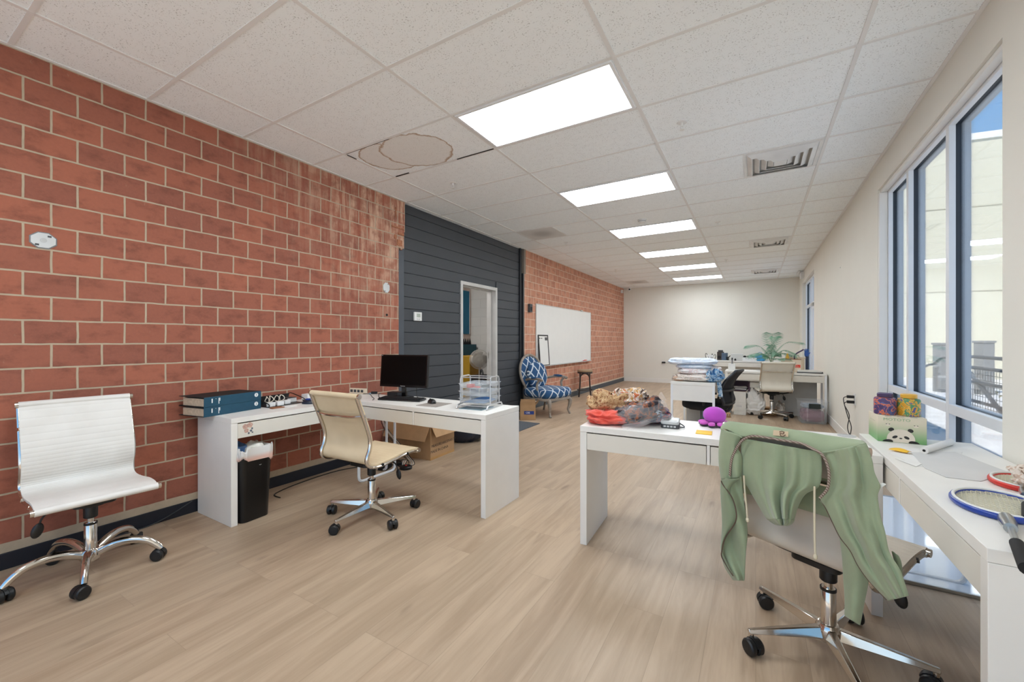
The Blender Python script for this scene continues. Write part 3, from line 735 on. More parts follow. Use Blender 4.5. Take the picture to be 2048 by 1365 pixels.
for k in range(3):
    z = .045+.058*k; b = B()
    o_ = [(-.118, -.135), (.118, -.135), (.118, .15), (-.118, .15)]; i_ = [(-.098, -.12), (.098, -.12), (.098, .125), (-.098, .125)]
    top = [V((x, y, z+.036)) for x, y in o_]; bt = [V((x, y, z)) for x, y in i_]
    b.rings([bt, top], cap=False); b.face([b.bm.verts.new(p) for p in bt])
    l2 = [V((x*1.05, y*1.05, z+.037)) for x, y in o_]; b.rings([top, l2], cap=False)
    obj('shelf', b, M_clear, t, sol=.002)
MTr = Matrix.Rotation(R(9), 4, 'Z'); MTr.translation = (-1.915, 2.715, HT)
def on_tray(x, y, z): return MTr @ V((x, y, z))
o = obj('tape_roll', B().lathe([(.022, 0), (.034, 0), (.034, .024), (.022, .024)], 28, cap=False).lathe([(.022, .024), (.022, 0)], 28, cap=False), M_red, loc=on_tray(-.05, -.06, .1632)); tag(o, 'red tape roll in the top shelf of the letter tray', 'tape')
t = placed('scissors', 'red and black scissors lying in the top shelf of the letter tray', 'scissors', on_tray(.022, -.07, .1632), R(60))
for s_ in (-1, 1):
    obj('handle', B().tube([(.018*math.cos(a*PI/6)-.01, s_*.015+.013*math.sin(a*PI/6), .006) for a in range(12)], .004, seg=6, closed=True), M_red, t)
obj('blade', B().box((.01, -.006, .003), (.075, .006, .007)), M_steel, t)
o = obj('stapler', B().box((-.04, -.012, 0), (.045, .012, .010)).box((-.04, -.010, .012), (.04, .010, .024), Matrix.Rotation(R(-6), 4, 'Y')), M_black, loc=on_tray(.07, -.03, .1635), rz=R(35), bevel=.003); tag(o, 'small black stapler in the top shelf of the letter tray', 'stapler')
o = obj('plastic_folder', B().grid(lambda u, v: V((-.092+.184*u, -.11+.22*v, .004+.018*math.sin(PI*u)*v)), 10, 10), mat('folder_blue', (40, 106, 168), .35), loc=on_tray(0, 0, .047), rz=R(9), sol=.003); tag(o, 'blue plastic folder in the lowest shelf of the letter tray', 'folder')
o = obj('plastic_sleeve', B().box((-.105, -.14, 0), (.10, .06, .003)), clear_plastic('sleeve_blue', (150, 188, 204), .6), loc=on_tray(0, -.01, 0), rz=R(5)); tag(o, 'pale blue plastic sleeve under the letter tray', 'folder')

# under the left desks
def rbox(w, d, h, r, taper=1.0, z0=0, n=6):
    return [[V((x*(1-(1-taper)*(1-q)), y*(1-(1-taper)*(1-q)), z0+h*q)) for x, y in rrect(w, d, r, n)] for q in (0, .5, 1)]
t = placed('waste_bin', 'tall black waste bin with white liner beside the brick-wall desk panel', 'bin', (-3.185, 1.585, 0), R(94))
M_bin = mat('bin_black', (8, 8, 9), .3, var=.05)
rs = rbox(.235, .245, .475, .045, .86); ri = [[V((p.x*.96, p.y*.96, p.z)) for p in r_] for r_ in reversed(rs)]; ri[-1] = [V((p.x, p.y, .01)) for p in ri[-1]]
obj('body', B().rings(rs+ri), M_bin, t, bevel=.002)
def liner(u, v):
    a = 2*PI*u; q = rrect(.246, .256, .05, 8); n = len(q); x, y = q[int(u*n) % n]
    rr = noise.noise(V((math.cos(a)*3, math.sin(a)*3, v*3)))
    k = 1.0+.03*rr
    prof_ = [(.93, .42), (.95, .50), (1.0, .512), (1.035, .49), (1.03, .43)]
    f = v*4; i = min(int(f), 3); w = f-i
    s_, z = prof_[i][0]*(1-w)+prof_[i+1][0]*w, prof_[i][1]*(1-w)+prof_[i+1][1]*w
    return V((x*s_*k, y*s_*k, z+.022*rr*(1.4 if v > .3 else .5)+(-.0 if v < .8 else .02*math.sin(a*2))))
b = B().grid(liner, 72, 10, cu=True)
t_ = NT('bin_liner'); x_, y_, z_ = t_.xyz(t_.obj()); t_.fin(t_.mix(t_.sst(z_, .485, .44), lin((236, 234, 230)), lin((238, 196, 180))), .3); t_.bsdf.inputs['Transmission Weight'].default_value = .15
obj('liner', b, t_.mat, t, sol=.0015, sharp=80)
b = B(); b.ell((0.03, 0.0, .47), (.085, .085, .065), None, 26, 16, 1, .45, ns=2.2); obj('crumpled_tissue', b, mat('tissue', (230, 226, 216), .9, var=.12, vs=14), t)
b = B(); b.ell((-.05, .04, .475), (.075, .07, .065), None, 22, 14, 1, .45, ns=2.0); obj('blue_wrapper', b, mat('blue_wrapper', (72, 110, 160), .5, var=.3, vs=20), t)
text('bin_mark', 'U', .032, M_white2, t, FM((.02, -.1188, .395), (1, 0, 0), (0, -1, .06)))
b = B(); b.box((-.0, -.1185, .366), (.04, -.1165, .371)); b.box((-.005, -.1180, .355), (.045, -.1160, .358)); obj('bin_lettering', b, M_white2, t)

def carton(name, label, loc, rz, w, d, h, flaps, cat='box', m=None, wall=.004, grp=None):
    t = placed(name, label, cat, loc, rz, grp); m = m or M_card
    b = B(); b.box((-w/2, -d/2, 0), (w/2, d/2, wall)); b.box((-w/2, -d/2, wall), (w/2, -d/2+wall, h)); b.box((-w/2, d/2-wall, wall), (w/2, d/2, h)); b.box((-w/2, -d/2+wall, wall), (-w/2+wall, d/2-wall, h)); b.box((w/2-wall, -d/2+wall, wall), (w/2, d/2-wall, h))
    obj('carton_body', b, m, t, bevel=.0015)
    for side, L, ang in flaps:
        if side in 'fb':
            s_ = -1 if side == 'f' else 1
            M = Matrix.Translation((0, s_*d/2, h)) @ Matrix.Rotation(R(ang)*-s_, 4, 'X'); bb = B().box((-w/2+.003, -wall/2, .001), (w/2-.003, wall/2, L), M)
        else:
            s_ = -1 if side == 'l' else 1
            M = Matrix.Translation((s_*w/2, 0, h)) @ Matrix.Rotation(R(ang)*s_, 4, 'Y'); bb = B().box((-wall/2, -d/2+.003, .001), (wall/2, d/2-.003, L), M)
        obj('flap', bb, m, t)
    return t
t = carton('cardboard_box', 'open brown cardboard box with printed side under the monitor desk', (-3.29, 3.51, 0), R(3), .60, .43, .385, (('f', .19, 152), ('r', .15, 150), ('l', .12, 20), ('b', .19, 25)))
text('printed_line', 'MEASURE:60X37X43CM', .042, M_ink, t, FM((.3005, .02, .145), (0, 1, 0), (1, 0, 0)))
text('printed_line', 'MADE IN CHINA', .042, M_ink, t, FM((.3005, -.055, .085), (0, 1, 0), (1, 0, 0)))
o = obj('packing_tape', B().box((.3, -.215, .0), (.3008, .215, .028)), mat('brown_tape', (180, 136, 84), .3), t)
b = B(); b.ell((0, 0, .22), (.25, .20, .25), None, 32, 20, .75, .16, ns=2.4)
for v in b.bm.verts: v.co.z = max(v.co.z, 0)
o = obj('refuse_sack', b, mat('sack_navy', (34, 40, 54), .3, var=.15), loc=(-3.22, 4.22, 0), rz=R(20)); tag(o, 'dark navy plastic sack behind the cardboard box under the monitor desk', 'sack')
t_ = NT('printed_sack'); n_ = t_.noise(t_.obj(), 28.0, 3.0); t_.fin(t_.mix(t_.sst(n_, .56, .6), lin((44, 50, 64)), lin((190, 200, 210))), .35)
b = B(); b.ell((0, 0, .19), (.13, .12, .21), None, 24, 16, .7, .14, ns=2)
for v in b.bm.verts: v.co.z = max(v.co.z, 0)
o = obj('printed_bag', b, t_.mat, loc=(-2.86, 4.48, 0), rz=R(20)); tag(o, 'dark bag with white print behind the sack, near the doorway', 'bag')
def brick_adapter(label, loc, rz, s=(.05, .11, .032)):
    q = placed('power_brick', label, 'adapter', loc, rz); obj('body', B().cb((0, 0, s[2]/2), s), M_black, q, bevel=.005); obj('lead', B().tube(catmull([(0, s[1]/2, .015), (.02, s[1]/2+.05, .006), (.08, s[1]/2+.06, .005), (.12, s[1]/2+.01, .005)], 5), .003, seg=6), M_cable, q)
p = P(797, 929); brick_adapter('black power brick on the floor under the monitor desk', (p.x, p.y, 0), R(60))
p = P(770, 938); brick_adapter('wide black power brick behind the cream chair base', (p.x, p.y, 0), R(20), (.09, .13, .05))
p = P(812, 938); q = placed('extension_block', 'round black extension block on the floor under the monitor desk', 'extension', (p.x, p.y, 0)); obj('body', B().lathe([(.001, 0), (.06, 0), (.062, .02), (.05, .03), (.001, .031)], 26), M_black, q); obj('button', B().lathe([(.001, .030), (.010, .030), (.010, .036), (.001, .036)], 12), M_red, q)
zt = .60
for u, du, mm, la in ((812, 6, M_cablew, 'white cable hanging from the monitor desk to the floor'), (806, 3, M_cable, 'thin black cable hanging at the metal leg of the monitor desk'), (824, -4, M_cable, 'black cable hanging in front of the cardboard box, looped at the floor'), (800, 14, M_lgrey, 'grey cable hanging behind the seat of the cream chair')):
    p = P(u+du, 926); x0, y0 = -2.95+(u-800)*.012, 2.80
    x0 = p.x-.10; pts = [(x0, 2.88, zt), (x0+.02, 2.9, .42), (p.x-.02, p.y-.1, .2), (p.x, p.y, .06), (p.x+.03, p.y+.03, .006), (p.x+.10, p.y-.05, .006), (p.x+.04, p.y-.10, .006), (p.x-.02, p.y-.02, .03)]
    cable(la, pts, .0032, mm)
p1_, p2_, p3_ = P(545, 986), P(615, 962), P(690, 940)
cable('long black cable along the floor beside the baseboard behind the waste bin', [(-3.32, 1.9, .005), (p1_.x+.05, p1_.y, .005), (p2_.x, p2_.y, .005), (p3_.x, p3_.y, .005), (-3.3, 2.95, .005), (-3.1, 3.0, .005)], .0045)
cable('thin dark cable drooping over the black baseboard beside the desk panel', [(-3.598, 1.405, .09), (-3.597, 1.36, .07), (-3.596, 1.30, .045), (-3.59, 1.22, .02), (-3.585, 1.12, .0045), (-3.585, .9, .0045)], .0035, M_dgrey)
# ================================================================== HOODIE ON THE CHAIR BACK
CH = V((.255, 2.10, 0)); CR = R(-29)
cf, cr_ = V((-math.sin(CR), math.cos(CR), 0)), V((math.cos(CR), math.sin(CR), 0))
def HQ(u, v, y):
    d = ray(u, v); return CAM+d*((y-(CAM-CH).dot(cf))/d.dot(cf))
def c8(p): return (1400+p[0]*.3994, 820+p[1]*.3994)
YB_ = -.352
def curve(pts, n):
    c = catmull([(p[0], p[1], 0) for p in pts], 8)
    L = [0]
    for a, b_ in zip(c, c[1:]): L.append(L[-1]+(b_-a).length)
    out = []
    for k in range(n+1):
        s = L[-1]*k/n; i = 0
        while i < len(L)-2 and L[i+1] < s: i += 1
        t = (s-L[i])/max(L[i+1]-L[i], 1e-9); out.append(c[i].lerp(c[i+1], t))
    return out
def fab(name, col, var=.06):
    t = NT(name); o = t.obj(); n = t.noise(o, 9.0, 4.0); c = lin(col)
    t.fin(t.mix(t.sst(n, .3, .7), tuple(x*(1-var) for x in c[:3])+(1,), tuple(x*(1+var) for x in c[:3])+(1,)), .95)
    t.bsdf.inputs['Sheen Weight'].default_value = .25
    t.bump(t.noise(o, 260.0, 2.0), .25, .0012)
    return t.mat
M_sage = fab('sage_fleece', (144, 156, 126)); M_sage2 = fab('sage_lining', (126, 138, 110)); M_brown = mat('zip_brown', (86, 68, 56), .7)
hd = thing('hoodie', 'sage green zip hoodie with hood draped over the office chair back', 'hoodie', (CH.x, CH.y, 0), 0)
org = V((CH.x, CH.y, 0))
def panel(name, Lp, Rp, off, nu=26, nv=40, m=M_sage, sol=.005):
    Lc, Rc = curve([c8(p) for p in Lp], nv), curve([c8(p) for p in Rp], nv)
    def f(a, b_):
        j = round(b_*nv); p = Lc[j].lerp(Rc[j], a)
        return HQ(p.x, p.y, YB_-off(a, b_))-org
    return obj(name, B().grid(f, nu, nv), m, hd, sol=sol, sharp=180, sub=1)
S_ = math.sin
# yoke wrapped over the chair top
top_px = [(112, 84), (118, 70), (140, 56), (200, 60), (400, 86), (600, 116), (800, 151), (822, 160), (833, 172)]
seam_px = [(108, 104), (124, 96), (160, 112), (205, 134), (300, 142), (420, 158), (540, 182), (612, 216), (720, 198), (800, 178), (834, 172)]
n = 60; Tc, Sc = curve([c8(p) for p in top_px], n), curve([c8(p) for p in seam_px], n)
def yoke(a, b_):
    i = round(a*n); t_, s_ = Tc[i], Sc[i]
    crest = HQ(t_.x, t_.y, -.322); low = HQ(s_.x, s_.y, YB_-.012)
    if b_ < .4:
        w = b_/.4; fr = crest+cf*.045+V((0, 0, -.09))
        p = fr.lerp(crest, w)+cf*.012*S_(PI*w)
    else:
        w = (b_-.4)/.6; p = crest.lerp(low, w)-cf*.010*S_(PI*w)
    return p-org
obj('yoke', B().grid(yoke, n, 14), M_sage, hd, sol=.005, sharp=180, sub=1)
obj('front_drape', B().grid(lambda a, b_: (HQ(Tc[round(a*n)].x, Tc[round(a*n)].y, -.322)+cf*(.045+.028*b_)+V((0, 0, -.09-.22*b_)))-org, n, 8), M_sage, hd, sol=.004, sharp=180)
# hood
hl = [(205, 140), (206, 230), (212, 335), (250, 405), (305, 500), (338, 552)]
hr = [(604, 212), (612, 300), (596, 385), (530, 420), (492, 480), (472, 548)]
def rg(a, c, w): return math.exp(-((a-c)/w)**2)
def hood_off(a, b_):
    e = S_(PI*min(max(a, 0), 1))**.7
    k = .25+.75*b_
    f = 1.35*(.034*rg(a, .40-.07*b_, .10)+.030*rg(a, .66-.02*b_, .055)+.014*rg(a, .17, .06)+.020*rg(a, .85, .05)-.014*rg(a, .56, .05)-.012*rg(a, .27, .04))
    return -.004+e*(.020+.050*b_*b_)+e*k*f
panel('hood', hl, hr, hood_off, 40, 36)
hl2 = [(338, 548), (352, 560), (372, 572), (395, 578)]; hr2 = [(473, 544), (470, 560), (455, 574), (432, 582)]
panel('hood_tip', hl2, hr2, lambda a, b_: hood_off(a, 1)-.03*b_*b_*S_(PI*a), 20, 8)
panel('hood_lining', [(225, 200), (232, 320), (300, 470), (345, 540)], [(590, 240), (585, 360), (500, 440), (465, 540)], lambda a, b_: .002, 8, 16, M_sage2)
# left side: body panel and hanging sleeve
panel('body_panel', [(106, 98), (98, 150), (93, 220), (96, 290), (106, 350)], [(206, 132), (190, 190), (208, 230), (210, 290), (207, 340)], lambda a, b_: .008+.020*S_(PI*a)+.010*S_(2*PI*a*1.6)*b_, 16, 24)
panel('sleeve', [(106, 344), (102, 400), (107, 500), (110, 600), (104, 700), (122, 785), (168, 856)], [(207, 334), (216, 420), (232, 540), (238, 620), (230, 720), (222, 858)], lambda a, b_: .004+.018*S_(PI*a)+.014*S_(2*PI*(a*1.2-b_*1.3)), 18, 40)
panel('zip_facing', [(104, 352), (103, 410), (108, 500), (110, 590), (105, 690), (112, 740), (160, 826)], [(204, 342), (150, 400), (180, 505), (176, 565), (128, 640), (112, 705), (168, 836)], lambda a, b_: .036+.014*S_(PI*a), 10, 40, M_sage2, .003)
# right side: body panel reaching down, sleeve behind it
panel('body_panel', [(612, 212), (636, 255), (650, 330), (638, 400), (598, 446), (628, 490), (664, 565), (702, 640), (752, 705), (792, 782), (850, 862), (945, 958)],
      [(834, 172), (862, 250), (873, 310), (893, 355), (905, 385), (892, 420), (893, 460), (906, 540), (926, 610), (948, 715), (1002, 805), (1044, 934)],
      lambda a, b_: .010+.038*S_(PI*a*.9)*(.6+.4*b_)+.017*S_(2*PI*(a*2.1+.2-.25*b_))*S_(PI*a)*(.4+.6*S_(PI*b_))+.006*S_(2*PI*(a*3.7+b_))*S_(PI*a), 30, 60)
panel('sleeve', [(700, 640), (712, 740), (718, 840), (726, 950), (724, 1034)], [(800, 700), (838, 820), (842, 870), (824, 960), (800, 1082)], lambda a, b_: -.03+.030*S_(PI*a)+.006*S_(9*b_), 16, 30)
panel('cuff', [(900, 372), (893, 392), (900, 402)], [(914, 366), (935, 374), (918, 384)], lambda a, b_: .012, 4, 6, mat('cuff_white', (222, 222, 216), .8))
panel('pocket_edge', [(960, 705), (975, 760), (1002, 830)], [(992, 730), (1008, 770), (1012, 842)], lambda a, b_: -.03+.01*S_(PI*a), 6, 10, M_sage2)
def strand(name, pts, y, r, m, n=6, seg=6, flat=1, parent=None):
    q = [HQ(*c8(p), y if not isinstance(y, list) else y[i])-org for i, p in enumerate(pts)]
    return obj(name, B().tube(catmull(q, n), r, seg=seg, flat=flat), m, parent or hd)
tp_ = [(150, 331), (155, 270), (165, 232), (190, 182), (218, 150), (262, 132), (330, 139), (400, 151), (500, 168), (570, 198), (614, 228), (640, 282), (647, 340), (637, 398), (600, 442)]
yy_ = [YB_-.030, YB_-.030, YB_-.030, YB_-.028, YB_-.024]+[YB_-.026]*2+[YB_-.030]*3+[YB_-.036]*3+[YB_-.034]*2
t_ = NT('patterned_tape'); x_, y_, z_ = t_.xyz(t_.obj()); w_ = t_.math('SINE', t_.math('MULTIPLY', t_.math('ADD', x_, t_.math('ADD', y_, z_)), 700.0)); t_.fin(t_.mix(t_.sst(w_, .2, .6), lin((120, 100, 90)), lin((176, 164, 150))), .8)
strand('neck_tape', tp_, yy_, .0042, t_.mat, 8, 8)
strand('tape_edge', [(p[0]-4, p[1]-4) for p in tp_], [y-.001 for y in yy_], .0016, M_brown, 8, 6)
strand('zipper', [(600, 446), (628, 490), (664, 565), (702, 640), (752, 705), (792, 782), (850, 862), (935, 952)], YB_-.013, .0024, M_brown)
strand('zipper', [(106, 356), (116, 378), (160, 440), (181, 510), (176, 565), (128, 640), (110, 705), (112, 745), (166, 834)], YB_-.050, .0022, M_brown)
strand('seam', [(612, 215), (700, 202), (790, 180), (832, 170)], [YB_-.022, YB_-.024, YB_-.022, YB_-.014], .0028, M_sage)
strand('seam', [(110, 100), (140, 110), (175, 122), (212, 140)], [YB_-.016]*4, .0026, M_sage)
M_cord = mat('cotton_cord', (214, 202, 176), .85)
for pts in ([(220, 330), (224, 400), (232, 480), (238, 552)], [(574, 385), (573, 500), (574, 640), (577, 736)]):
    s_ = strand('drawstring', pts, YB_-.022, .0032, M_cord)
    q = HQ(*c8(pts[-1]), YB_-.022)-org; obj('knot', B().ell(q, (.0065, .0065, .010), None, 12, 8), M_cord, s_)
def quad_on(name, pts, y, m):
    b = B(); q = [HQ(*c8(p), y)-org for p in pts]; b.rings([q, [p-cf*.0012 for p in q]]); return obj(name, b, m, hd)
lp = quad_on('label_patch', [(368, 102), (443, 110), (441, 136), (366, 128)], YB_-.0135, mat('label_beige', (214, 192, 160), .8))
q0 = HQ(*c8((412, 120)), YB_-.0153)-org
strand('label_script', [(398, 112), (408, 108), (420, 112), (415, 121), (402, 118), (404, 130), (416, 133), (428, 126)], YB_-.0162, .0014, mat('script_brown', (110, 84, 70), .8), 6, 6, 1, lp)

# ================================================================== RIGHT DESKS
def pat(name, cols, sc=14.0, det=2.0, dist=.8, rough=.85, bands=None):
    t = NT(name); n = t.noise(t.obj(), sc, det, .55, dist)
    r = t.n('ValToRGB', {0: n}); e = r.color_ramp.elements; r.color_ramp.interpolation = 'CONSTANT' if bands is None else 'LINEAR'
    k = len(cols); e[0].position = 0; e[0].color = lin(cols[0]); e[1].position = .34+.34*(1)/(k); e[1].color = lin(cols[1])
    for i in range(2, k): q = e.new(.34+.34*i/k); q.color = lin(cols[i])
    t.fin(r.outputs[0], rough); t.bump(t.noise(t.obj(), 40.0, 3.0), .2, .002); return t.mat
def lump(name, label, cat, m, loc, size, rz=0, folds=3, seed=0, rough=.12, fl=.05, tilt=0, group=None, e=.72, parent=None):
    """a folded or crumpled cloth: rounded slab with stacked fold edges and creases"""
    w, d, h = size; b = B()
    def f(u, v):
        a = 2*PI*u; q = PI*(min(max(v, .004), .996)-.5)
        def sg(x, k): return math.copysign(abs(x)**k, x)
        x, y, z = sg(math.cos(a), e)*sg(math.cos(q), .5), sg(math.sin(a), e)*sg(math.cos(q), .5), sg(math.sin(q), .8)
        n1 = noise.noise(V((x*1.6+seed, y*1.6, z*1.6))); n2 = 1-abs(noise.noise(V((x*3.1+seed*2, y*3.1+3, z*2.0))))*2
        n3 = 1-abs(noise.noise(V((x*5.5+seed*3, y*5.5+1, z*4.0+seed))))*2
        k = 1+rough*n1+rough*.55*(n2-.5)+rough*.16*(n3-.5)
        layer = fl*abs(S_(folds*PI*(z*.5+.5)+n1*1.2))*(1-abs(z)**3)
        k2 = k+layer-fl*.5
        zz = (z*.5+.5)*h*(1+rough*1.3*n1+(rough*.7*(n2-.5)+rough*.22*(n3-.5))*(1 if z > 0 else 0))
        return V((x*w/2*k2, y*d/2*k2, max(zz, 0)))
    b.grid(f, 84, 46, cu=True)
    M = Matrix.Rotation(tilt, 4, 'X')
    o = obj(name, b, m, loc=loc, rz=rz, sharp=180)
    tag(o, label, cat, group); return o
M_tan = pat('tan_print', [(128, 76, 48), (178, 142, 100), (196, 166, 124), (170, 124, 82), (204, 180, 144)], 44.0, 3.0, 1.8)
M_flor = pat('floral_print', [(96, 74, 60), (206, 196, 186), (190, 148, 96), (222, 214, 206), (196, 110, 70)], 18.0, 2.0, 1.0)
M_coral = fab('coral_cloth', (226, 92, 76)); M_pink = fab('pink_cloth', (232, 110, 124))
M_dark = pat('dark_print', [(44, 36, 40), (78, 64, 64), (150, 88, 58), (96, 82, 78), (52, 46, 54)], 20.0, 5.0, .2)
M_navy = pat('navy_print', [(34, 36, 58), (56, 56, 84), (176, 84, 72), (112, 92, 116), (40, 44, 66)], 16.0, 4.0, .6)
M_lilac = pat('lilac_print', [(206, 196, 206), (222, 214, 220), (180, 96, 110), (216, 210, 216), (196, 186, 206)], 30.0, 2.0, .8)
M_film = clear_plastic('clear_film', (236, 236, 238), .16); M_film.node_tree.nodes['Principled BSDF'].inputs['Roughness'].default_value = .08
lump('folded_cloth', 'coral red folded cloth at the corner of the desk, under the tan print', 'cloth', M_coral, (-.80, 2.64, HT), (.33, .26, .08), R(24), 3, 1, .26, .08)
lump('folded_cloth', 'tan and brown paisley cloth rolled on top of the coral cloth', 'cloth', M_tan, (-.825, 2.72, HT+.055), (.30, .22, .13), R(28), 4, 2, .24, .09)
lump('folded_cloth', 'grey and ochre floral cloth bunched on top of the tan paisley cloth', 'cloth', M_flor, (-.725, 2.74, HT+.115), (.25, .17, .09), R(-8), 4, 3, .28, .10)
lump('folded_cloth', 'white cloth with red print folded beside the coral cloth', 'cloth', M_lilac, (-.66, 2.77, HT+.06), (.22, .14, .055), R(25), 3, 4, .22, .09)
lump('folded_cloth', 'pink cloth peeking out behind the floral cloth', 'cloth', M_pink, (-.60, 2.86, HT+.085), (.10, .08, .05), R(10), 2, 5)
t = lump('wrapped_cloth', 'dark rust print cloth in clear plastic wrap leaning on the coral cloth', 'cloth', M_dark, (-.625, 2.66, HT+.008), (.30, .17, .11), R(34), 4, 6, .26, .09)
t.rotation_euler = (0, R(-13), R(34)); t.location.z += .022
b = B().ell((0, 0, .055), (.18, .105, .062), None, 26, 14, .8, .14, ns=3.5); o = obj('plastic_wrap', b, M_film, t, sharp=180)
b = B().grid(lambda u, v: V((-.16+.32*u, -.10-.035*v, .02*(1-v)*(1-v)+.004*S_(u*17+v*5)+.003)), 22, 5); obj('wrap_edge', b, M_film, t)
b = B().grid(lambda u, v: V((.13+.07*u, .02+.06*v, .075+.05*u*v+.008*S_(u*9))), 8, 8); obj('wrap_corner', b, M_film, t)
lump('folded_cloth', 'navy and red print cloth lying beside the small silver scanner', 'cloth', M_navy, (-.555, 2.79, HT+.006), (.15, .22, .085), R(15), 4, 7, .2, .1)
lump('folded_cloth', 'pale blue striped cloth between the wrapped dark print and the navy print', 'cloth', pat('stripe_blue', [(186, 196, 206), (212, 218, 222), (120, 140, 166), (206, 212, 216)], 22, 1.0, .4), (-.565, 2.695, HT+.055), (.13, .12, .05), R(40), 3, 8, .25)
# handheld device
p = P(1344, 853, HT); t = placed('label_printer', 'small silver and black handheld device with grey display on the desk', 'device', (p.x-.005, p.y-.02, HT), R(5))
obj('lower_shell', B().prism(rrect(.105, .13, .02), 0, .026), M_dgrey, t, bevel=.004)
obj('upper_shell', B().prism(rrect(.105, .13, .02), .027, .046, Matrix.Rotation(R(3), 4, 'X')), M_lgrey, t, bevel=.005)
obj('display', B().box((-.038, -.035, .0), (.038, .045, .0012), Matrix.Translation((0, 0, .046)) @ Matrix.Rotation(R(3), 4, 'X')), mat('lcd_grey', (136, 138, 130), .25), t)
for k in range(4): obj('button', B().box((-.035+k*.019, -.0668, .008), (-.022+k*.019, -.0645, .018)), M_lgrey, t)
obj('strap', B().tube(catmull([(.05, .03, .02), (.075, .0, .012), (.078, -.04, .010), (.05, -.05, .012)], 6), .004, seg=6), M_dgrey, t)
# plush octopus
M_plush = fab('plush_purple', (186, 74, 190)); M_plush2 = fab('plush_pink', (206, 92, 190)); M_plushb = fab('plush_dark', (44, 28, 48))
t = placed('plush_octopus', 'purple plush octopus toy sitting on the desk by the hoodie', 'plush toy', (-.222, 2.862, HT), R(25))
obj('head', B().ell((0, 0, .068), (.066, .062, .052), None, 30, 20, .92), M_plush, t, sub=1)
for k in range(8):
    a = k*PI/4+.2
    Mx = Matrix.Rotation(a, 3, 'Z')
    g = obj('tentacle', B().ell(Mx @ V((.066, 0, .020)), (.032, .022, .013), Mx, 14, 10), M_plush2, t, sub=1)
    obj('tentacle_base', B().ell(Mx @ V((.064, 0, .008)), (.031, .022, .008), Mx, 14, 8), M_plushb, g)
o = obj('sticky_notes', B().box((-.042, -.05, 0), (.042, .05, .004)), M_yellow, loc=(-.258, 2.617, HT), rz=R(3), bevel=.0005); tag(o, 'yellow sticky note pad on the desk left of the hoodie', 'sticky notes')

# panda box
t = placed('panda_box', 'green and cream carton with a panda face on the window desk', 'box', (.655, 2.975, HT), R(1.0))
t_ = NT('box_print_green'); x_, y_, z_ = t_.xyz(t_.obj()); w_ = t_.math('ADD', z_, t_.math('MULTIPLY', t_.math('SUBTRACT', t_.noise(t_.obj(), 9.0), .5), .02))
t_.fin(t_.mix(t_.sst(w_, .0, .12), lin((120, 172, 112)), lin((224, 214, 192))), .5)
bw, bd, bh = .192, .185, .135
obj('carton_body', B().box((-bw/2, -bd/2, 0), (bw/2, bd/2, bh)), t_.mat, t, bevel=.0015)
FP = lambda x, z: FM((x, -bd/2-.0004, z), (1, 0, 0), (0, -1, 0))
def disc(cx, cz, rx, rz_, rot=0, clip=None, k=32, e=0.0):
    pts = []
    for i in range(k):
        a = 2*PI*i/k; x, z = rx*math.cos(a), rz_*S_(a)
        x, z = x*math.cos(rot)-z*S_(rot), x*S_(rot)+z*math.cos(rot)
        pts.append((cx+x, max(cz+z, .0015)))
    return pts
def sticker(name, pts, m, parent, h=.0003, M=None):
    return obj(name, B().prism(pts, 0, h, M or FP(0, 0)), m, parent)
M_pw, M_pk = mat('panda_cream', (226, 216, 200), .5), mat('panda_black', (38, 36, 34), .5)
pf = sticker('panda_face', disc(-.004, .018, .056, .053), M_pw, t, .0003)
for s_ in (-1, 1):
    sticker('panda_ear', disc(-.004+s_*.038, .067, .0115, .0095, s_*-.35), M_pk, pf, .0002)
    sticker('panda_eye', disc(-.004+s_*.023, .029, .0115, .0068, s_*-.5+ (0 if s_ > 0 else 0)), M_pk, pf, .0005)
    sticker('panda_paw', disc(-.004+s_*.052, .002, .022, .012, s_*-.2), M_pk, pf, .0006)
sticker('panda_nose', disc(-.004, .0235, .0062, .0033), M_pk, pf, .0005)
text('brand_lettering', 'MOTOTO', .0195, mat('print_green', (140, 176, 132), .5), t, FP(-.02, .119) @ Matrix.Scale(1.25, 4, (1, 0, 0)))
for cx in (-.055, .055):
    q = sticker('small_panda', disc(cx, .090, .010, .005), M_pw, t, .0002)
    for dx in (-.006, .006): sticker('small_mark', disc(cx+dx, .0945, .0028, .0016), M_pk, q, .0004)
for k in range(4):
    sticker('side_icon', disc(0, 0, .003, .004), M_pk, t, .0003, FM((-bw/2-.0004, .045-k*.026, .096-k*.0), (0, -1, 0), (-1, 0, 0)))
for k, cx in enumerate((-.05, .0, .05)): obj('top_mark', B().box((cx-.015, -bd/2+.006, bh), (cx+.012, -bd/2+.014, bh+.0004)), M_pk, t)
def jar(label, x, m, mlid):
    t = placed('tea_tin', label, 'tin', (.655+x, 2.965, HT+bh+.0006), 0, 'tins on the panda box')
    obj('body', B().lathe([(.044, 0), (.047, .003), (.047, .082), (.044, .089), (.030, .093), (.001, .093)], 36), m, t)
    obj('lid', B().lathe([(.032, .0932), (.0335, .095), (.0335, .111), (.031, .114), (.001, .114)], 32), mlid, t)
M_jp = pat('tin_purple', [(70, 56, 96), (92, 72, 120), (206, 112, 78), (84, 92, 140), (78, 60, 104)], 26.0, 2.0, 1.0, .4)
M_jy = pat('tin_yellow', [(206, 150, 40), (222, 172, 66), (80, 140, 100), (216, 164, 60), (90, 96, 150)], 22.0, 2.0, 1.0, .4)
jar('purple tin with an orange drawing standing on the panda box', -.048, M_jp, mat('lid_purple', (72, 56, 92), .4)); jar('yellow tin with a green drawing standing on the panda box', .048, M_jy, mat('lid_yellow', (224, 170, 60), .4))
p, q = P(1848, 902, HT+.016), P(1902, 885, HT+.014)
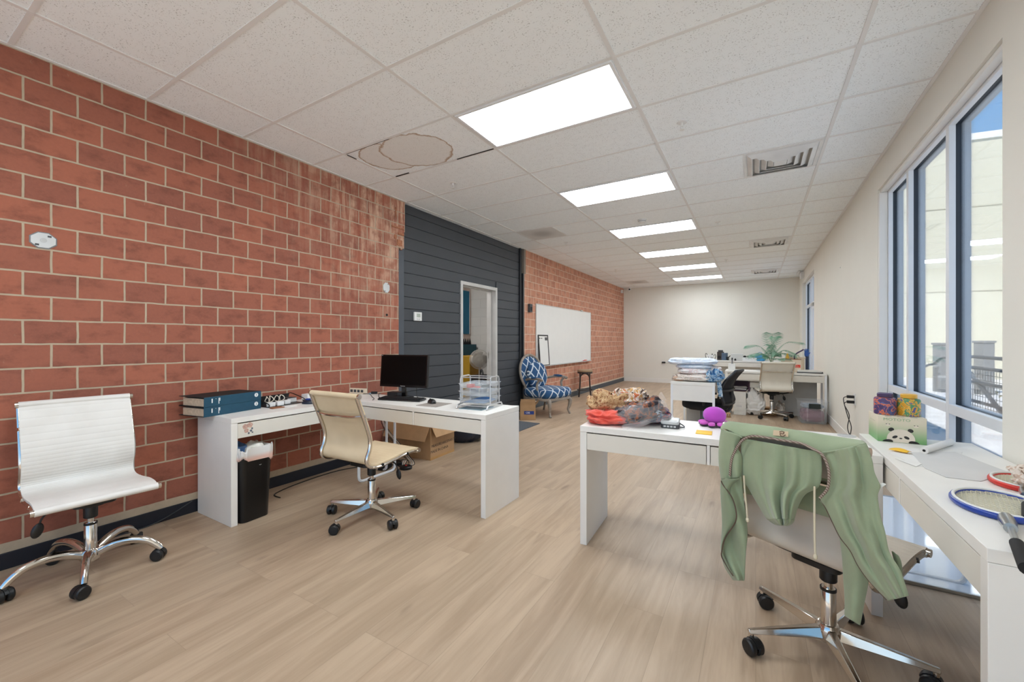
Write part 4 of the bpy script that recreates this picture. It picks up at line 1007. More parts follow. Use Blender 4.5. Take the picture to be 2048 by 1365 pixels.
t = placed('paper_roll', 'rolled white paper tube lying near the panda box', 'paper roll', (p.x, p.y, HT+.0162), math.atan2(q.y-p.y, q.x-p.x))
b = B(); Lr = (V((q.x, q.y))-V((p.x, p.y))).length
b.rings([[V((x, r*math.cos(2*PI*k/24), r*S_(2*PI*k/24))) for k in range(24)] for x, r in ((0, .006), (0, .0155), (Lr, .0155), (Lr, .006))], closed=True); obj('tube', b, M_paper, t)
obj('core', B().cyl((.001, 0, 0), (.02, 0, 0), .0065), M_matte, t)
def sheet(label, px, k, m=M_paperg, name='paper_sheet', cat='paper', group=None, curl=None):
    pts = [P(u, v, HT) for u, v in px]; c = sum(pts, V())/len(pts)
    o = obj(name, B().prism([(p.x-c.x, p.y-c.y) for p in pts], 0, .0008), m, loc=(c.x, c.y, HT+.0010*k)); tag(o, label, cat, group); return o
sheet('large white sheet on the window desk, lowest of the loose sheets by the yellow note', [(1776, 905), (1818, 897), (1925, 905), (1900, 940), (1832, 933)], 0, M_paper)
sheet('large grey-white sheet lying over the other papers on the window desk', [(1822, 906), (1910, 905), (2018, 946), (1962, 964), (1892, 956), (1850, 938)], 1)
sheet('narrow white sheet poking out towards the front edge of the window desk', [(1790, 919), (1845, 929), (1832, 935)], 2, M_paper)
sheet('small white sheet under the crumpled cloth on the window desk', [(1976, 985), (2010, 984), (2060, 1010), (2040, 1020)], 0, M_paper)
p = P(1800, 905, HT); o = obj('yellow_note', B().grid(lambda u, v: V((-.035+.07*u, -.02+.04*v, .0035+.012*S_(PI*v)*S_(PI*u*.8+.3))), 10, 8), M_yellow, loc=(p.x, p.y, HT+.004), rz=R(-35), sol=.001); tag(o, 'curled yellow note on the papers of the window desk', 'note')
def racket(label, loc, rz, mf, rx=.095, ry=.133, full=True, grip=None):
    t = placed('racket', label, 'racket', loc, rz)
    ring = [V((rx*math.cos(a), ry*S_(a), .0105)) for a in [2*PI*k/40 for k in range(40)]]
    obj('frame', B().tube(ring, .0085, seg=10, closed=True, flat=1.2, up=(0, 0, 1)), mf, t)
    b = B(); w_ = [V((rx*.98*math.cos(a), ry*.98*S_(a), .0195)) for a in [2*PI*k/40 for k in range(40)]]; b.tube(w_, .0045, seg=8, closed=True); obj('frame_trim', b, M_white2, t)
    b = B()
    for k in range(-8, 9):
        x = k*rx/9; y = ry*math.sqrt(max(0, 1-(x/rx)**2)); b.cyl((x, -y, .0115), (x, y, .0115), (.0011), seg=4)
    for k in range(-11, 12):
        y = k*ry/12; x = rx*math.sqrt(max(0, 1-(y/ry)**2)); b.cyl((-x, y, .0122), (x, y, .0122), (.0011), seg=4)
    s_ = obj('strings', b, mat('string_cream', (206, 200, 176), .6), t)
    obj('throat', B().tube([(0, -ry-.002, .0115), (0, -ry-.05, .014), (0, -ry-.11, .016)], [.017, .018, .014], seg=14), M_steel, t)
    obj('shaft', B().cyl((0, -ry-.10, .016), (0, -ry-.24, .016), .0075, seg=12), M_steel, t)
    obj('grip', B().cyl((0, -ry-.23, .016), (0, -ry-.40, .016), .0135, r2=.0145, seg=14), M_matte, t)
    return t
racket('blue framed racket with a silver throat near the front end of the window desk', (.672, 1.925, HT), R(-15), M_blue, .105, .145)
racket('red framed racket half hidden under the crumpled cloth on the window desk', (.855, 2.265, HT), R(-20), M_red, .085, .115)
lump('crumpled_cloth', 'crumpled cream and brown printed cloth at the wall end of the window desk', 'cloth', pat('cream_print', [(120, 84, 66), (206, 190, 174), (222, 210, 198), (196, 168, 148), (214, 200, 188)], 18.0, 2.0, 1.2), (.875, 2.10, HT+.024), (.18, .20, .07), R(15), 4, 9, .32, .1)
# pale sheet lying on the floor below the window desk
t = placed('glass_sheet', 'large pale glossy sheet with a silver rim lying on the floor under the window desk', 'sheet', (.62, 2.93, 0), 0)
M_gl = NT('pale_gloss'); M_gl.fin(lin((222, 228, 236)), .06); M_gl.bsdf.inputs['Coat Weight'].default_value = .6
obj('panel', B().box((-.42, 0, .004), (.352, 1.5, .012)), M_gl.mat, t)
for a, c in (((-.42, -.012, 0), (.352, 0, .018)), ((-.42, 1.5, 0), (.352, 1.512, .018)), ((-.432, -.012, 0), (-.42, 1.512, .018)), ((.352, -.012, 0), (.362, 1.512, .018))): obj('rim', B().box(a, c), M_steel, t, bevel=.002)
# ================================================================== FAR END OF THE ROOM
def ikat():
    t = NT('ikat_blue'); u, v, w = t.xyz(t.uvc())
    jag = t.math('MULTIPLY', t.math('SUBTRACT', t.noise(t.vec(t.math('MULTIPLY', u, 2.0), t.math('MULTIPLY', v, 9.0)), 6.0, 3.0), .5), .16)
    p = t.math('FRACT', t.math('ADD', t.math('ADD', u, v), jag)); q = t.math('FRACT', t.math('ADD', t.math('SUBTRACT', u, v), jag))
    def ln(x): return t.sst(t.math('ABSOLUTE', t.math('SUBTRACT', x, .5)), .40, .465)
    m = t.math('MAXIMUM', ln(p), ln(q))
    t.fin(t.mix(m, t.mix(t.noise(t.uvc(), 5.0, 3.0), lin((26, 62, 100)), lin((44, 90, 134))), lin((214, 220, 224))), .85)
    return t.mat
M_ikat = ikat()
M_oldwood = mat('weathered_wood', (150, 138, 126), .6, var=.14, vs=14)
def armchair(loc, rz):
    t = thing('armchair', 'blue and white diamond patterned armchair with grey carved frame by the far brick wall', 'armchair', loc, rz)
    # seat: rail, cushion
    pl = [(-.30, -.27), (.30, -.27), (.36, .16), (.30, .27), (.12, .33), (-.12, .33), (-.30, .27), (-.36, .16)]
    pl = [(p.x, p.y) for p in catmull([(x, y, 0) for x, y in pl], 4, True)]
    obj('seat_rail', B().prism(pl, .27, .315), M_oldwood, t, bevel=.006)
    b = B(); n = len(pl)
    def f(u, v):
        x, y = pl[round(u*n) % n]
        pr_ = [(.96, .315), (1.03, .34), (1.05, .39), (1.02, .435), (.92, .462), (.6, .475), (.25, .48), (.02, .482)]
        g = v*7; i = min(int(g), 6); w = g-i
        s_, z = pr_[i][0]*(1-w)+pr_[i+1][0]*w, pr_[i][1]*(1-w)+pr_[i+1][1]*w
        return V((x*s_, y*s_+.005, z))
    b.grid(f, n, 14, cu=True)
    for fc in b.bm.faces:                          # pattern laid flat over the top and wrapped down the sides
        for l in fc.loops:
            c = l.vert.co; l[b.uv].uv = (c.x*6.2, (c.y+(c.z-.48)*(1 if c.y < .1 else -1))*4.4)
    obj('seat_cushion', b, M_ikat, t, sharp=80)
    tilt = R(13); MB = Matrix.Translation((0, -.27, .34)) @ Matrix.Rotation(tilt, 4, 'X')
    ring = []
    for k in range(33):
        a = R(-40+260*k/32); ring.append(MB @ V((.315*math.cos(a), 0, .36+.335*S_(a))))
    ring = [MB @ V((.27, 0, -.04))]+ring+[MB @ V((-.27, 0, -.04))]
    obj('back_frame', B().tube(ring, .024, seg=10), M_oldwood, t)
    b = B()
    def bk(u, v):
        a = 2*PI*u; rr = v
        x, z = .295*rr*math.cos(a), .35+.32*rr*S_(a)
        return MB @ V((x, .045*(1-rr**4)+.005, z))
    b.grid(bk, 40, 10, cu=True)
    for fc in b.bm.faces:
        for l in fc.loops: c = MB.inverted() @ l.vert.co; l[b.uv].uv = (c.x*6.2, c.z*4.2)
    obj('back_upholstery', b, M_ikat, t, sharp=80)
    obj('back_panel', B().grid(lambda u, v: MB @ V((.295*v*math.cos(2*PI*u), -.012, .35+.32*v*S_(2*PI*u))), 40, 4, cu=True), M_ikat, t, sol=.008, sharp=80)
    b = B(); Mp = MB @ Matrix.Translation((0, .11, .31)) @ Matrix.Rotation(R(-4), 4, 'X')
    b.ell((0, 0, 0), (.25, .085, .23), None, 36, 20, .8)
    for v_ in b.bm.verts: v_.co = Mp @ v_.co
    for fc in b.bm.faces:
        for l in fc.loops: c = Mp.inverted() @ l.vert.co; l[b.uv].uv = (c.x*5.8+.2, c.z*4.0+.3)
    obj('back_cushion', b, M_ikat, t, sharp=120)
    for s_ in (-1, 1):
        pts = catmull([(s_*.30, -.235, .60), (s_*.335, -.12, .625), (s_*.355, .04, .635), (s_*.355, .13, .63), (s_*.35, .165, .605)], 5)
        arm = obj('arm', B().tube(pts, [.020]*(len(pts)-4)+[.024, .027, .026, .018], seg=10), M_oldwood, t)
        b = B(); b.ell((s_*.35, -.03, .648), (.03, .11, .022), None, 16, 10)
        for fc in b.bm.faces:
            for l in fc.loops: l[b.uv].uv = (l.vert.co.x*4.6, l.vert.co.y*3.4)
        obj('arm_pad', b, M_ikat, arm, sharp=120)
        obj('arm_post', B().tube(catmull([(s_*.352, .11, .625), (s_*.345, .05, .55), (s_*.35, .06, .45), (s_*.345, .12, .36), (s_*.33, .14, .30)], 5), .021, seg=10), M_oldwood, t)
        pts = catmull([(s_*.27, .24, .29), (s_*.295, .275, .235), (s_*.285, .27, .15), (s_*.265, .255, .08), (s_*.275, .27, .03), (s_*.285, .285, .0)], 5)
        obj('front_leg', B().tube(pts, [.040-.022*min(1, i/18) for i in range(len(pts)-4)]+[.019, .022, .025, .022], seg=10), M_oldwood, t)
        obj('rear_leg', B().tube(catmull([(s_*.27, -.25, .30), (s_*.275, -.265, .16), (s_*.29, -.31, .0)], 5), .020, seg=10), M_oldwood, t)
    obj('rosette', B().ell(MB @ V((0, .02, .70)), (.035, .012, .018), None, 14, 8), M_oldwood, t)
armchair((-3.14, 6.50, 0), R(-90-12))
# stool
t = thing('bar_stool', 'low dark bentwood stool with tan round seat against the far brick wall', 'stool', (-3.37, 8.95, 0), R(20))
M_bent = mat('bentwood_dark', (52, 44, 42), .45)
obj('seat_cushion', B().lathe([(.001, .565), (.165, .565), (.178, .58), (.176, .605), (.15, .618), (.001, .622)], 32), mat('seat_tan', (158, 132, 104), .8), t)
obj('seat_ring', B().lathe([(.001, .535), (.172, .535), (.172, .566), (.001, .566)], 32), M_bent, t)
for k in range(4):
    a = R(45+90*k); c, s_ = math.cos(a), S_(a)
    obj('leg', B().tube(catmull([(c*.155, s_*.155, .54), (c*.15, s_*.15, .40), (c*.165, s_*.165, .2), (c*.19, s_*.19, 0)], 5), .016, seg=8), M_bent, t)
    a2 = R(45+90*(k+1)); p0, p1 = V((c*.152, s_*.152, .40)), V((math.cos(a2)*.152, S_(a2)*.152, .40))
    obj('bent_brace', B().tube(catmull([p0, p0.lerp(p1, .12)+V((0, 0, .09)), p0.lerp(p1, .5)+V((0, 0, .135)), p0.lerp(p1, .88)+V((0, 0, .09)), p1], 5), .012, seg=8), M_bent, t)
obj('foot_ring', B().tube([(.172*math.cos(2*PI*k/32), .172*S_(2*PI*k/32), .155) for k in range(32)], .009, seg=8, closed=True), M_bent, t)
# whiteboard, leaning framed board, markers
t = thing('whiteboard', 'long white board mounted on the far brick wall', 'whiteboard', (XL+.001, 8.46, .79))
obj('board', B().box((0, -1.49, 0), (.014, 1.49, 1.19)), mat('whiteboard_white', (232, 231, 228), .22, var=.008), t)
b = B(); b.box((0, -1.505, -.012), (.02, 1.505, .004)); b.box((0, -1.505, 1.187), (.02, 1.505, 1.202)); b.box((0, -1.505, .004), (.02, -1.492, 1.187)); b.box((0, 1.492, .004), (.02, 1.505, 1.187)); obj('frame', b, mat('aluminium', (206, 206, 204), .35, .4), t, bevel=.002)
obj('pen_tray', B().box((.02, -1.3, -.012), (.075, 1.4, -.004)).box((.07, -1.3, -.004), (.075, 1.4, .006)), mat('aluminium', (206, 206, 204), .35, .4), t)
obj('clip', B().box((.0, .82, 1.19), (.03, .93, 1.225)), M_lgrey, t, bevel=.004)
for k, (y, c, la) in enumerate(((9.42, M_red, 'red marker on the pen tray of the whiteboard'), (9.52, mat('marker_pink', (226, 130, 110), .5), 'pink eraser on the pen tray of the whiteboard'))):
    o = obj('marker', B().cyl((0, -.06, .012), (0, .06, .012), .012, seg=12) if k == 0 else B().box((-.018, -.05, 0), (.018, .05, .03)), c, loc=(XL+.048, y, .787)); tag(o, la, 'marker')
t = thing('framed_board', 'narrow black framed white board leaning on the left end of the whiteboard', 'framed board', (XL+.068, 7.24, .788), 0)
ML = Matrix.Rotation(R(-4), 4, 'Y')
b = B(); b.box((-.012, -.215, 0), (.002, -.188, .61), ML); b.box((-.012, .188, 0), (.002, .215, .61), ML); b.box((-.012, -.188, 0), (.002, .188, .022), ML); b.box((-.012, -.188, .585), (.002, .188, .61), ML); obj('frame', b, M_black, t)
pn = obj('panel', B().box((-.008, -.195, .015), (-.003, .195, .585), ML), mat('whiteboard_white', (232, 231, 228), .22, var=.008), t)
b = B()
for y in (-.15, -.07): b.box((-.003, y-.02, .53), (-.001, y+.02, .55), ML)
b.box((-.003, .07, .50), (.002, .17, .56), ML); obj('heading_marks', b, M_dgrey, pn)
# floor mat and boxes near the doorway
p = [P(1035, 871), P(1068, 846), P(1020, 838), P(980, 860)]
o = obj('door_mat', B().prism([(-.30, -.42), (.30, -.42), (.30, .42), (-.30, .42)], 0, .008), mat('mat_charcoal', (70, 74, 80), .9, var=.08, vs=40), loc=(-3.16, 5.23, 0)); tag(o, 'charcoal door mat on the floor before the doorway', 'mat')
t = carton('cardboard_box', 'small open cardboard box with a blue label beside the armchair', (-3.22, 5.93, 0), R(28), .25, .26, .24, (('f', .06, 8), ('r', .08, 38), ('l', .06, -8), ('b', .06, 10)))
lb = obj('blue_label', B().box((-.06, -.1312, .09), (.10, -.1302, .145)), mat('label_blue', (36, 60, 130), .5), t)
text('label_lettering', 'CBE', .04, M_white2, lb, FM((.0, -.1314, .117), (1, 0, 0), (0, -1, 0)))
t = thing('leaflet_box', 'small red and white packet standing beside the small cardboard box', 'packet', (-3.34, 5.70, 0), R(30))
obj('packet', B().box((-.07, -.02, 0), (.07, .02, .235)), M_white2, t, bevel=.002); obj('red_end', B().box((-.0705, -.0205, .12), (-.035, .0205, .2355)), M_red, t); obj('print', B().box((.0, -.0208, .17), (.05, -.0202, .21)), M_dgrey, t)

# desk end-on with the linen pile
t = thing('desk', 'white narrow desk end-on in the middle of the room, piled with folded linen', 'desk', (-.965, 5.72, 0))
obj('tabletop', B().box((0, 0, .705), (.525, 1.15, .745)), M_white, t, bevel=.002)
obj('end_panel', B().box((.028, .004, .50), (.497, .022, .705)), M_white, t)
obj('end_panel', B().box((.028, 1.128, .50), (.497, 1.146, .705)), M_white, t)
for x in (0, .497):
    for y in (0, 1.122): obj('leg', B().box((x, y, 0), (x+.028, y+.028, .705)), M_wpaint, t, bevel=.002)
def linen(label, m, x, y, z, s, seed, rough=.10, rz=0, folds=3, name='folded_linen', fl=.05, e=.45):
    return lump(name, label, 'linen', m, (x, y, z), s, rz, folds, seed, rough, fl, group='linen pile on the narrow desk', e=e)
M_lc = pat('linen_cream', [(206, 190, 178), (232, 222, 212), (238, 230, 222), (226, 206, 196), (236, 228, 220)], 10.0, 3.0, .8)
M_lp = pat('linen_pale', [(224, 206, 206), (236, 232, 232), (240, 236, 234), (232, 214, 210), (238, 234, 232)], 8.0, 2.0, .6)
M_lb = pat('linen_blue', [(198, 210, 226), (214, 222, 234), (224, 228, 236), (206, 216, 230), (220, 226, 234)], 9.0, 2.0, .6)
linen('cream crumpled linen at the bottom of the pile on the narrow desk', M_lc, -.72, 6.02, .745, (.46, .5, .10), 11, .16, 0, 4)
linen('pinkish white folded linen, second from the bottom of the pile', M_lp, -.70, 6.02, .835, (.42, .46, .085), 12, .10, R(6), 4)
linen('pale blue folded linen under the pillow of the pile', M_lb, -.71, 6.02, .908, (.43, .42, .055), 13, .07, R(-4), 3)
linen('white and pale blue pillow on top of the linen pile', M_lb, -.73, 6.0, .958, (.60, .38, .085), 14, .12, R(8), 1, 'pillow', .0, .5)
linen('white cloth draped over the right side of the linen pile', M_lp, -.50, 6.08, .83, (.22, .36, .11), 15, .14, R(5), 3, 'draped_cloth')
M_bl = pat('linen_bluepattern', [(48, 92, 140), (96, 148, 190), (190, 206, 218), (76, 128, 176), (150, 184, 208)], 16.0, 3.0, 1.0)
linen('blue patterned cloth bundled at the right side of the linen pile', M_bl, -.47, 5.93, .745, (.19, .30, .16), 16, .3, R(10), 4, 'bundled_cloth', .1)
o = obj('cloth_strap', B().grid(lambda u, v: V((.05*u+.03*v, .004*S_(u*6), .10-.26*v)), 6, 12), pat('strap_blue', [(90, 130, 170), (150, 184, 208), (210, 220, 228), (110, 150, 190)], 24.0, 2.0, .6), loc=(-.437, 5.86, .72), sol=.005, sharp=120); tag(o, 'pale blue cloth strap hanging off the narrow desk towards the black chair', 'strap')
o = obj('wire_hook', B().tube(catmull([(0, 0, 0), (.02, 0, .05), (-.03, 0, .07), (-.06, 0, .03), (-.05, 0, .004)], 5), .004, seg=6), M_lgrey, loc=(-.91, 5.86, .745)); tag(o, 'thin grey wire loop at the left corner of the narrow desk', 'wire')
o = obj('peach_cloth', B().ell((0, 0, .03), (.10, .10, .035), None, 20, 12, .8, .3, ns=2.2), mat('peach_cloth', (226, 190, 164), .9, var=.08), loc=(-.87, 5.90, .747), sharp=120); tag(o, 'peach cloth lying at the left foot of the linen pile', 'cloth')
# black mesh chair
t = thing('mesh_chair', 'black mesh office chair pushed under the narrow desk with the linen pile', 'chair', (-.56, 6.18, 0), R(90-14))
M_mesh = mat('mesh_black', (26, 28, 34), .85, var=.1); M_frm = mat('chair_frame', (40, 42, 48), .45)
b = B(); b.ell((0, .03, .415), (.25, .28, .075), None, 32, 14, .6); obj('seat_cushion', b, M_mesh, t, sharp=120)
obj('seat_pan', B().prism(rrect(.40, .40, .06), .345, .37), M_frm, t, bevel=.01)
def bp(x, s): # back profile
    y = -.235-.05*S_(PI*min(s*1.3, 1))*0 - .0
    pr_ = [(-.215, .40), (-.26, .48), (-.235, .58), (-.24, .68), (-.28, .78), (-.335, .86), (-.365, .895)]
    c = catmull([(a, b_, 0) for a, b_ in pr_], 6); q = s*(len(c)-1); i = min(int(q), len(c)-2); p = c[i].lerp(c[i+1], q-i)
    return V((x, p.x-.05*(1-(x/.23)**2)*1.0, p.y))
wd = lambda s: .15+.075*S_(PI*min(1, s*1.05+.12))
obj('back_mesh', B().grid(lambda u, v: bp((u-.5)*2*wd(.15+.83*v), .15+.83*v), 14, 22), M_mesh, t, sol=.004, sharp=120)
loop = [bp(wd(.12+.86*k/14), .12+.86*k/14) for k in range(15)]+[bp(wd(.98)*(1-2*k/8), .985) for k in range(1, 8)]+[bp(-wd(.98-.86*k/14), .98-.86*k/14) for k in range(15)]+[bp(wd(.12)*(-1+2*k/8), .12) for k in range(1, 8)]
obj('back_frame', B().tube(loop, .017, seg=8, closed=True), M_frm, t)
obj('back_spine', B().tube(catmull([(0, -.08, .345), (0, -.20, .335), (0, -.285, .39), (0, -.30, .52), (0, -.30, .62)], 6), [.03]*25, seg=10, flat=.6), M_frm, t)
obj('lumbar_bar', B().tube(catmull([bp(-wd(.42), .42), bp(-.1, .42)+V((0, -.02, 0)), bp(.1, .42)+V((0, -.02, 0)), bp(wd(.42), .42)], 5), .018, seg=8), M_frm, t)
for s_ in (-1, 1):
    obj('armrest', B().tube(catmull([(s_*.20, -.02, .40), (s_*.27, -.04, .46), (s_*.275, -.08, .58), (s_*.27, -.20, .60)], 5), .014, seg=8), M_frm, t)
obj('column', B().cyl((0, 0, .10), (0, 0, .35), .028, seg=16), M_frm, t)
for k in range(5):
    M = Matrix.Rotation(R(72*k+20), 4, 'Z')
    obj('base_arm', B().tube([M @ V((.02, 0, .11)), M @ V((.15, 0, .095)), M @ V((.30, 0, .075))], [.024, .02, .015], seg=8), M_frm, t)
    obj('caster', B().lathe([(.004, -.02), (.024, -.02), (.028, -.01), (.028, .01), (.024, .02), (.004, .02)], 16, M @ Matrix.Translation((.30, 0, .0285)) @ Matrix.Rotation(R(90), 4, 'X')), M_tyre, t)
# things under the narrow desk
o = obj('filing_box', B().box((0, 0, 0), (.19, .30, .43)), mat('filing_grey', (196, 194, 188), .6), loc=(-.875, 6.46, 0), bevel=.004); tag(o, 'pale grey upright cabinet under the narrow desk with the linen', 'cabinet')
t = thing('waste_basket', 'pale blue plastic basket under the narrow desk beside the grey cabinet', 'bin', (-.565, 6.56, 0))
obj('body', B().lathe([(.001, 0), (.095, 0), (.115, .30), (.111, .30), (.092, .006), (.001, .006)], 24), mat('basket_blue', (176, 204, 218), .4), t); obj('rim', B().tube([(.114*math.cos(k*PI/16), .114*S_(k*PI/16), .30) for k in range(32)], .005, seg=6, closed=True), M_white2, t)
# desk with the pale chair
dF = desk('desk', 'white two-drawer desk behind the pale chair, with plant and parcel on top', (-.46, 8.02, 0), 0, w=1.42, d=.50, h=.76, right='legs', left='panel')
HF = .7602
o = obj('grey_board', B().box((-.30, 0, 0), (.36, .02, .62), Matrix.Rotation(R(-4), 4, 'X')), mat('board_grey', (186, 184, 180), .6), loc=(.52, 8.45, .002)); tag(o, 'grey board leaning under the plant desk behind the clear tub', 'board')
def stackbox(label, x, y, z, w, d, h, m, lab=True, name='storage_box', grp='stacked cartons under the plant desk'):
    q = thing(name, label, 'box', (x, y, z), 0, grp); obj('carton_body', B().box((-w/2, -d/2, 0), (w/2, d/2, h)), m, q, bevel=.003)
    obj('lid', B().box((-w/2-.004, -d/2-.004, h-.035), (w/2+.004, d/2+.004, h+.001)), m, q, bevel=.002)
    if lab: obj('paper_label', B().box((-.055, -d/2-.0055, .03), (.03, -d/2-.0045, h-.045)), M_paperg, q)
    return q
M_bw = mat('carton_white', (222, 220, 214), .6)
stackbox('white carton at the bottom of the stack under the plant desk', -.235, 8.22, 0, .185, .26, .105, M_bw, False)
stackbox('white carton with a label, in the middle of the stack under the plant desk', -.235, 8.22, .1065, .185, .26, .105, M_bw)
t = carton('open_carton', 'open white carton with brown inside on the stack under the plant desk', (-.235, 8.22, .213), 0, .185, .26, .19, (('r', .05, 40), ('b', .05, 20)), m=M_bw, grp='stacked cartons under the plant desk'); obj('inner_lining', B().box((-.087, -.12, .175), (.087, .12, .187)), M_card2, t)
t = thing('book_crate', 'purple crate of dark books on the carton stack under the plant desk', 'crate', (-.225, 8.25, .409)); M_pur = mat('crate_purple', (72, 42, 62), .5)
b = B(); b.box((-.14, -.12, 0), (.14, .12, .012)); b.box((-.14, -.12, .012), (-.13, .12, .16)); b.box((.115, -.12, .012), (.14, .12, .16)); b.box((-.13, .11, .012), (.115, .12, .16)); obj('crate', b, M_pur, t)
for k in range(4): 
    o = obj('book', B().box((-.10, -.105, 0), (.10, .09, .014)), (M_dgrey, M_paper, M_navyb, M_lgrey)[k], loc=(-.235, 8.25, .4216+k*.0145), rz=R(3*k-4)); tag(o, ('charcoal book at the bottom of the purple crate', 'white book second from the bottom in the purple crate', 'navy book third from the bottom in the purple crate', 'light grey book on top in the purple crate')[k], 'book', 'books in the purple crate')
o = obj('blue_folder', B().box((-.006, -.1, 0), (.006, .1, .17)), mat('folder_pale', (170, 198, 220), .5), loc=(-.385, 8.22, .0), rz=0); o.location.z = 0; tag(o, 'pale blue folder standing left of the carton stack under the plant desk', 'folder')
lump('bagged_linen', 'white bagged linen heap next to the carton stack under the plant desk', 'linen', M_paper, (-.02, 8.27, 0), (.27, .28, .42), 0, 7, 21, .26, .08, e=.4)
t = carton('tray_carton', 'small open white carton of papers on top of the bagged linen', (-.02, 8.26, .475), R(4), .15, .2, .09, (('r', .04, 60),), m=M_bw)
obj('papers', B().box((-.06, -.08, .03), (.06, .08, .075), Matrix.Rotation(R(6), 4, 'Y')), M_paperg, t)
t = carton('small_carton', 'small brown carton on the floor behind the pale chair base', (.21, 8.40, 0), 0, .20, .16, .095, (('f', .06, 70), ('b', .06, 70))); obj('round_sticker', B().lathe([(.0005, 0), (.02, 0), (.02, .0006), (.0005, .0006)], 18, FM((.05, -.0803, .05), (1, 0, 0), (0, -1, 0))), M_white2, t)
M_pants = pat('linen_taupe', [(170, 158, 146), (206, 198, 188), (216, 208, 198), (190, 180, 168), (212, 204, 194)], 7.0, 2.0, .6)
for sx, la in ((-1, 'taupe trouser cloth hanging left over the small brown carton'), (1, 'taupe trouser cloth hanging right over the small brown carton')):
    lump('draped_garment', la, 'cloth', M_pants, (.21+sx*.155, 8.40, .0), (.12, .22, .20), R(sx*10), 5, 30+sx, .22, .1)
o = obj('wooden_rack', B().box((0, 0, 0), (.16, .10, .012)).box((0, 0, .06), (.16, .10, .072)), M_card, loc=(-.52, 7.70, 0)); 
for k in range(5): obj('slat', B().box((.005+k*.034, 0, .012), (.019+k*.034, .1, .06)), M_card, o)
tag(o, 'small slatted wooden rack on the floor behind the purple plush', 'rack')
# top of the plant desk
t = thing('palm_plant', 'green palm plant in a pot on the far desk near the window', 'plant', (.235, 8.32, HF))
obj('pot', B().lathe([(.001, 0), (.06, 0), (.078, .11), (.07, .11), (.06, .10), (.001, .10)], 24), M_white2, t)
t_ = NT('palm_leaf'); n_ = t_.noise(t_.obj(), 6.0, 2.0); t_.fin(t_.mix(n_, lin((58, 108, 84)), lin((138, 186, 156))), .55); t_.bsdf.inputs['Subsurface Weight'].default_value = 0; M_palm = t_.mat; M_stem = mat('palm_stem', (120, 140, 104), .6)
rr = random.Random(4)
fr = [(.0, .02, .42, .1, 1.0), (178, .36, .26, .95, .9), (4, .40, .32, .8, .95), (150, .30, .10, 1.15, .9), (30, .34, .12, 1.1, .9), (200, .34, .12, 1.15, .85), (-25, .36, .18, 1.05, .85), (100, .22, .26, .8, .8), (-75, .24, .16, 1.0, .75), (240, .28, .04, 1.25, .8), (-50, .30, .02, 1.25, .8), (75, .20, .34, .5, .8)]
for k, (az, reach, rise, droop, sc) in enumerate(fr):
    a = R(az); dx, dy = math.cos(a), S_(a)*.75
    sp = catmull([(0, 0, .10), (dx*reach*.18, dy*reach*.18, .20+rise*.42), (dx*reach*.55, dy*reach*.55, .20+rise*.9), (dx*reach*1.0, dy*reach*1.0, .22+rise*(1.05 if droop < .6 else .85 if droop < 1 else .5)), ] if k else [(0, 0, .10), (0, .005, .25), (.0, .01, .42), (.01, .0, .64)], 8)
    L_ = obj('frond', B().tube(sp, [.004-.003*i/(len(sp)-1) for i in range(len(sp))], seg=5), M_stem, t)
    b = B(); nn = 20; m_ = len(sp)-1
    for i in range(nn):
        s_ = .30+.69*i/(nn-1); q = s_*m_; j = min(int(q), m_-1); p = sp[j].lerp(sp[j+1], q-j); tg = (sp[j+1]-sp[j]).normalized()
        sd = tg.cross(V((0, 0, 1))) if abs(tg.z) < .93 else V((.86, .51, 0)); sd.normalize()
        ln = (1.25 if k == 0 else 1)*sc*.150*(S_(PI*min(1, .18+.80*(1-abs(2*(i/(nn-1))-.75)*.62)))+.12)
        for w in (-1, 1):
            d_ = (sd*w*.9+tg*.55+V((0, 0, -.12-.25*(droop > .9)-(.25 if k == 0 else 0)))).normalized(); wv = tg*.0062*sc
            e0 = p; e1 = p+d_*ln*.55+V((0, 0, .006)); e2 = p+d_*ln+V((0, 0, -.18*ln))
            vs = [b.bm.verts.new(x) for x in (e0-wv*.5, e0+wv*.5, e1+wv, e1-wv)]; b.face(vs); v3 = b.bm.verts.new(e2); b.face([vs[3], vs[2], v3])
    obj('leaflets', b, M_palm, L_, sharp=120)
t = carton('parcel_box', 'open cream parcel box with red stripes on the plant desk', (.535, 8.33, HF), R(-16), .285, .22, .215, (('r', .03, 50), ('b', .03, 20)), m=mat('parcel_cream', (222, 204, 182), .75))
obj('top_rim', B().box((-.144, -.112, .208), (.144, -.108, .218)).box((-.144, -.108, .208), (-.14, .112, .218)), mat('parcel_brown', (150, 92, 62), .8), t)
for k in range(3):
    M = FM((.015+k*.028, -.1105, .075), (1, 0, 0), (0, -1, 0)); obj('red_stripe', B().prism([(0, .05), (.022, .05), (.075, 0), (.053, 0)] if k < 2 else [(0, .05), (.06, .05), (.06, .0), (.05, 0)], 0, .0006, M), mat('stripe_red', (216, 64, 44), .5), t)
o = obj('yellow_bottle', B().lathe([(.001, 0), (.022, 0), (.024, .01), (.024, .25), (.012, .275), (.012, .30), (.001, .30)], 16), mat('bottle_yellow', (226, 176, 60), .4), loc=(.46, 8.30, HF+.006)); tag(o, 'yellow bottle sticking up from the parcel box', 'bottle')
o = obj('bent_tool', B().tube(catmull([(0, 0, .0), (0, 0, .22), (.005, 0, .27), (.04, 0, .31), (.10, 0, .35), (.125, 0, .37)], 5), .011, seg=8), mat('tool_purple', (62, 46, 82), .5), loc=(.56, 8.33, HF+.006)); tag(o, 'bent purple tool sticking up from the parcel box', 'tool')
t = thing('work_glove', 'blue glove stuck upright on a stick behind the parcel box by the window', 'glove', (.735, 8.44, HF))
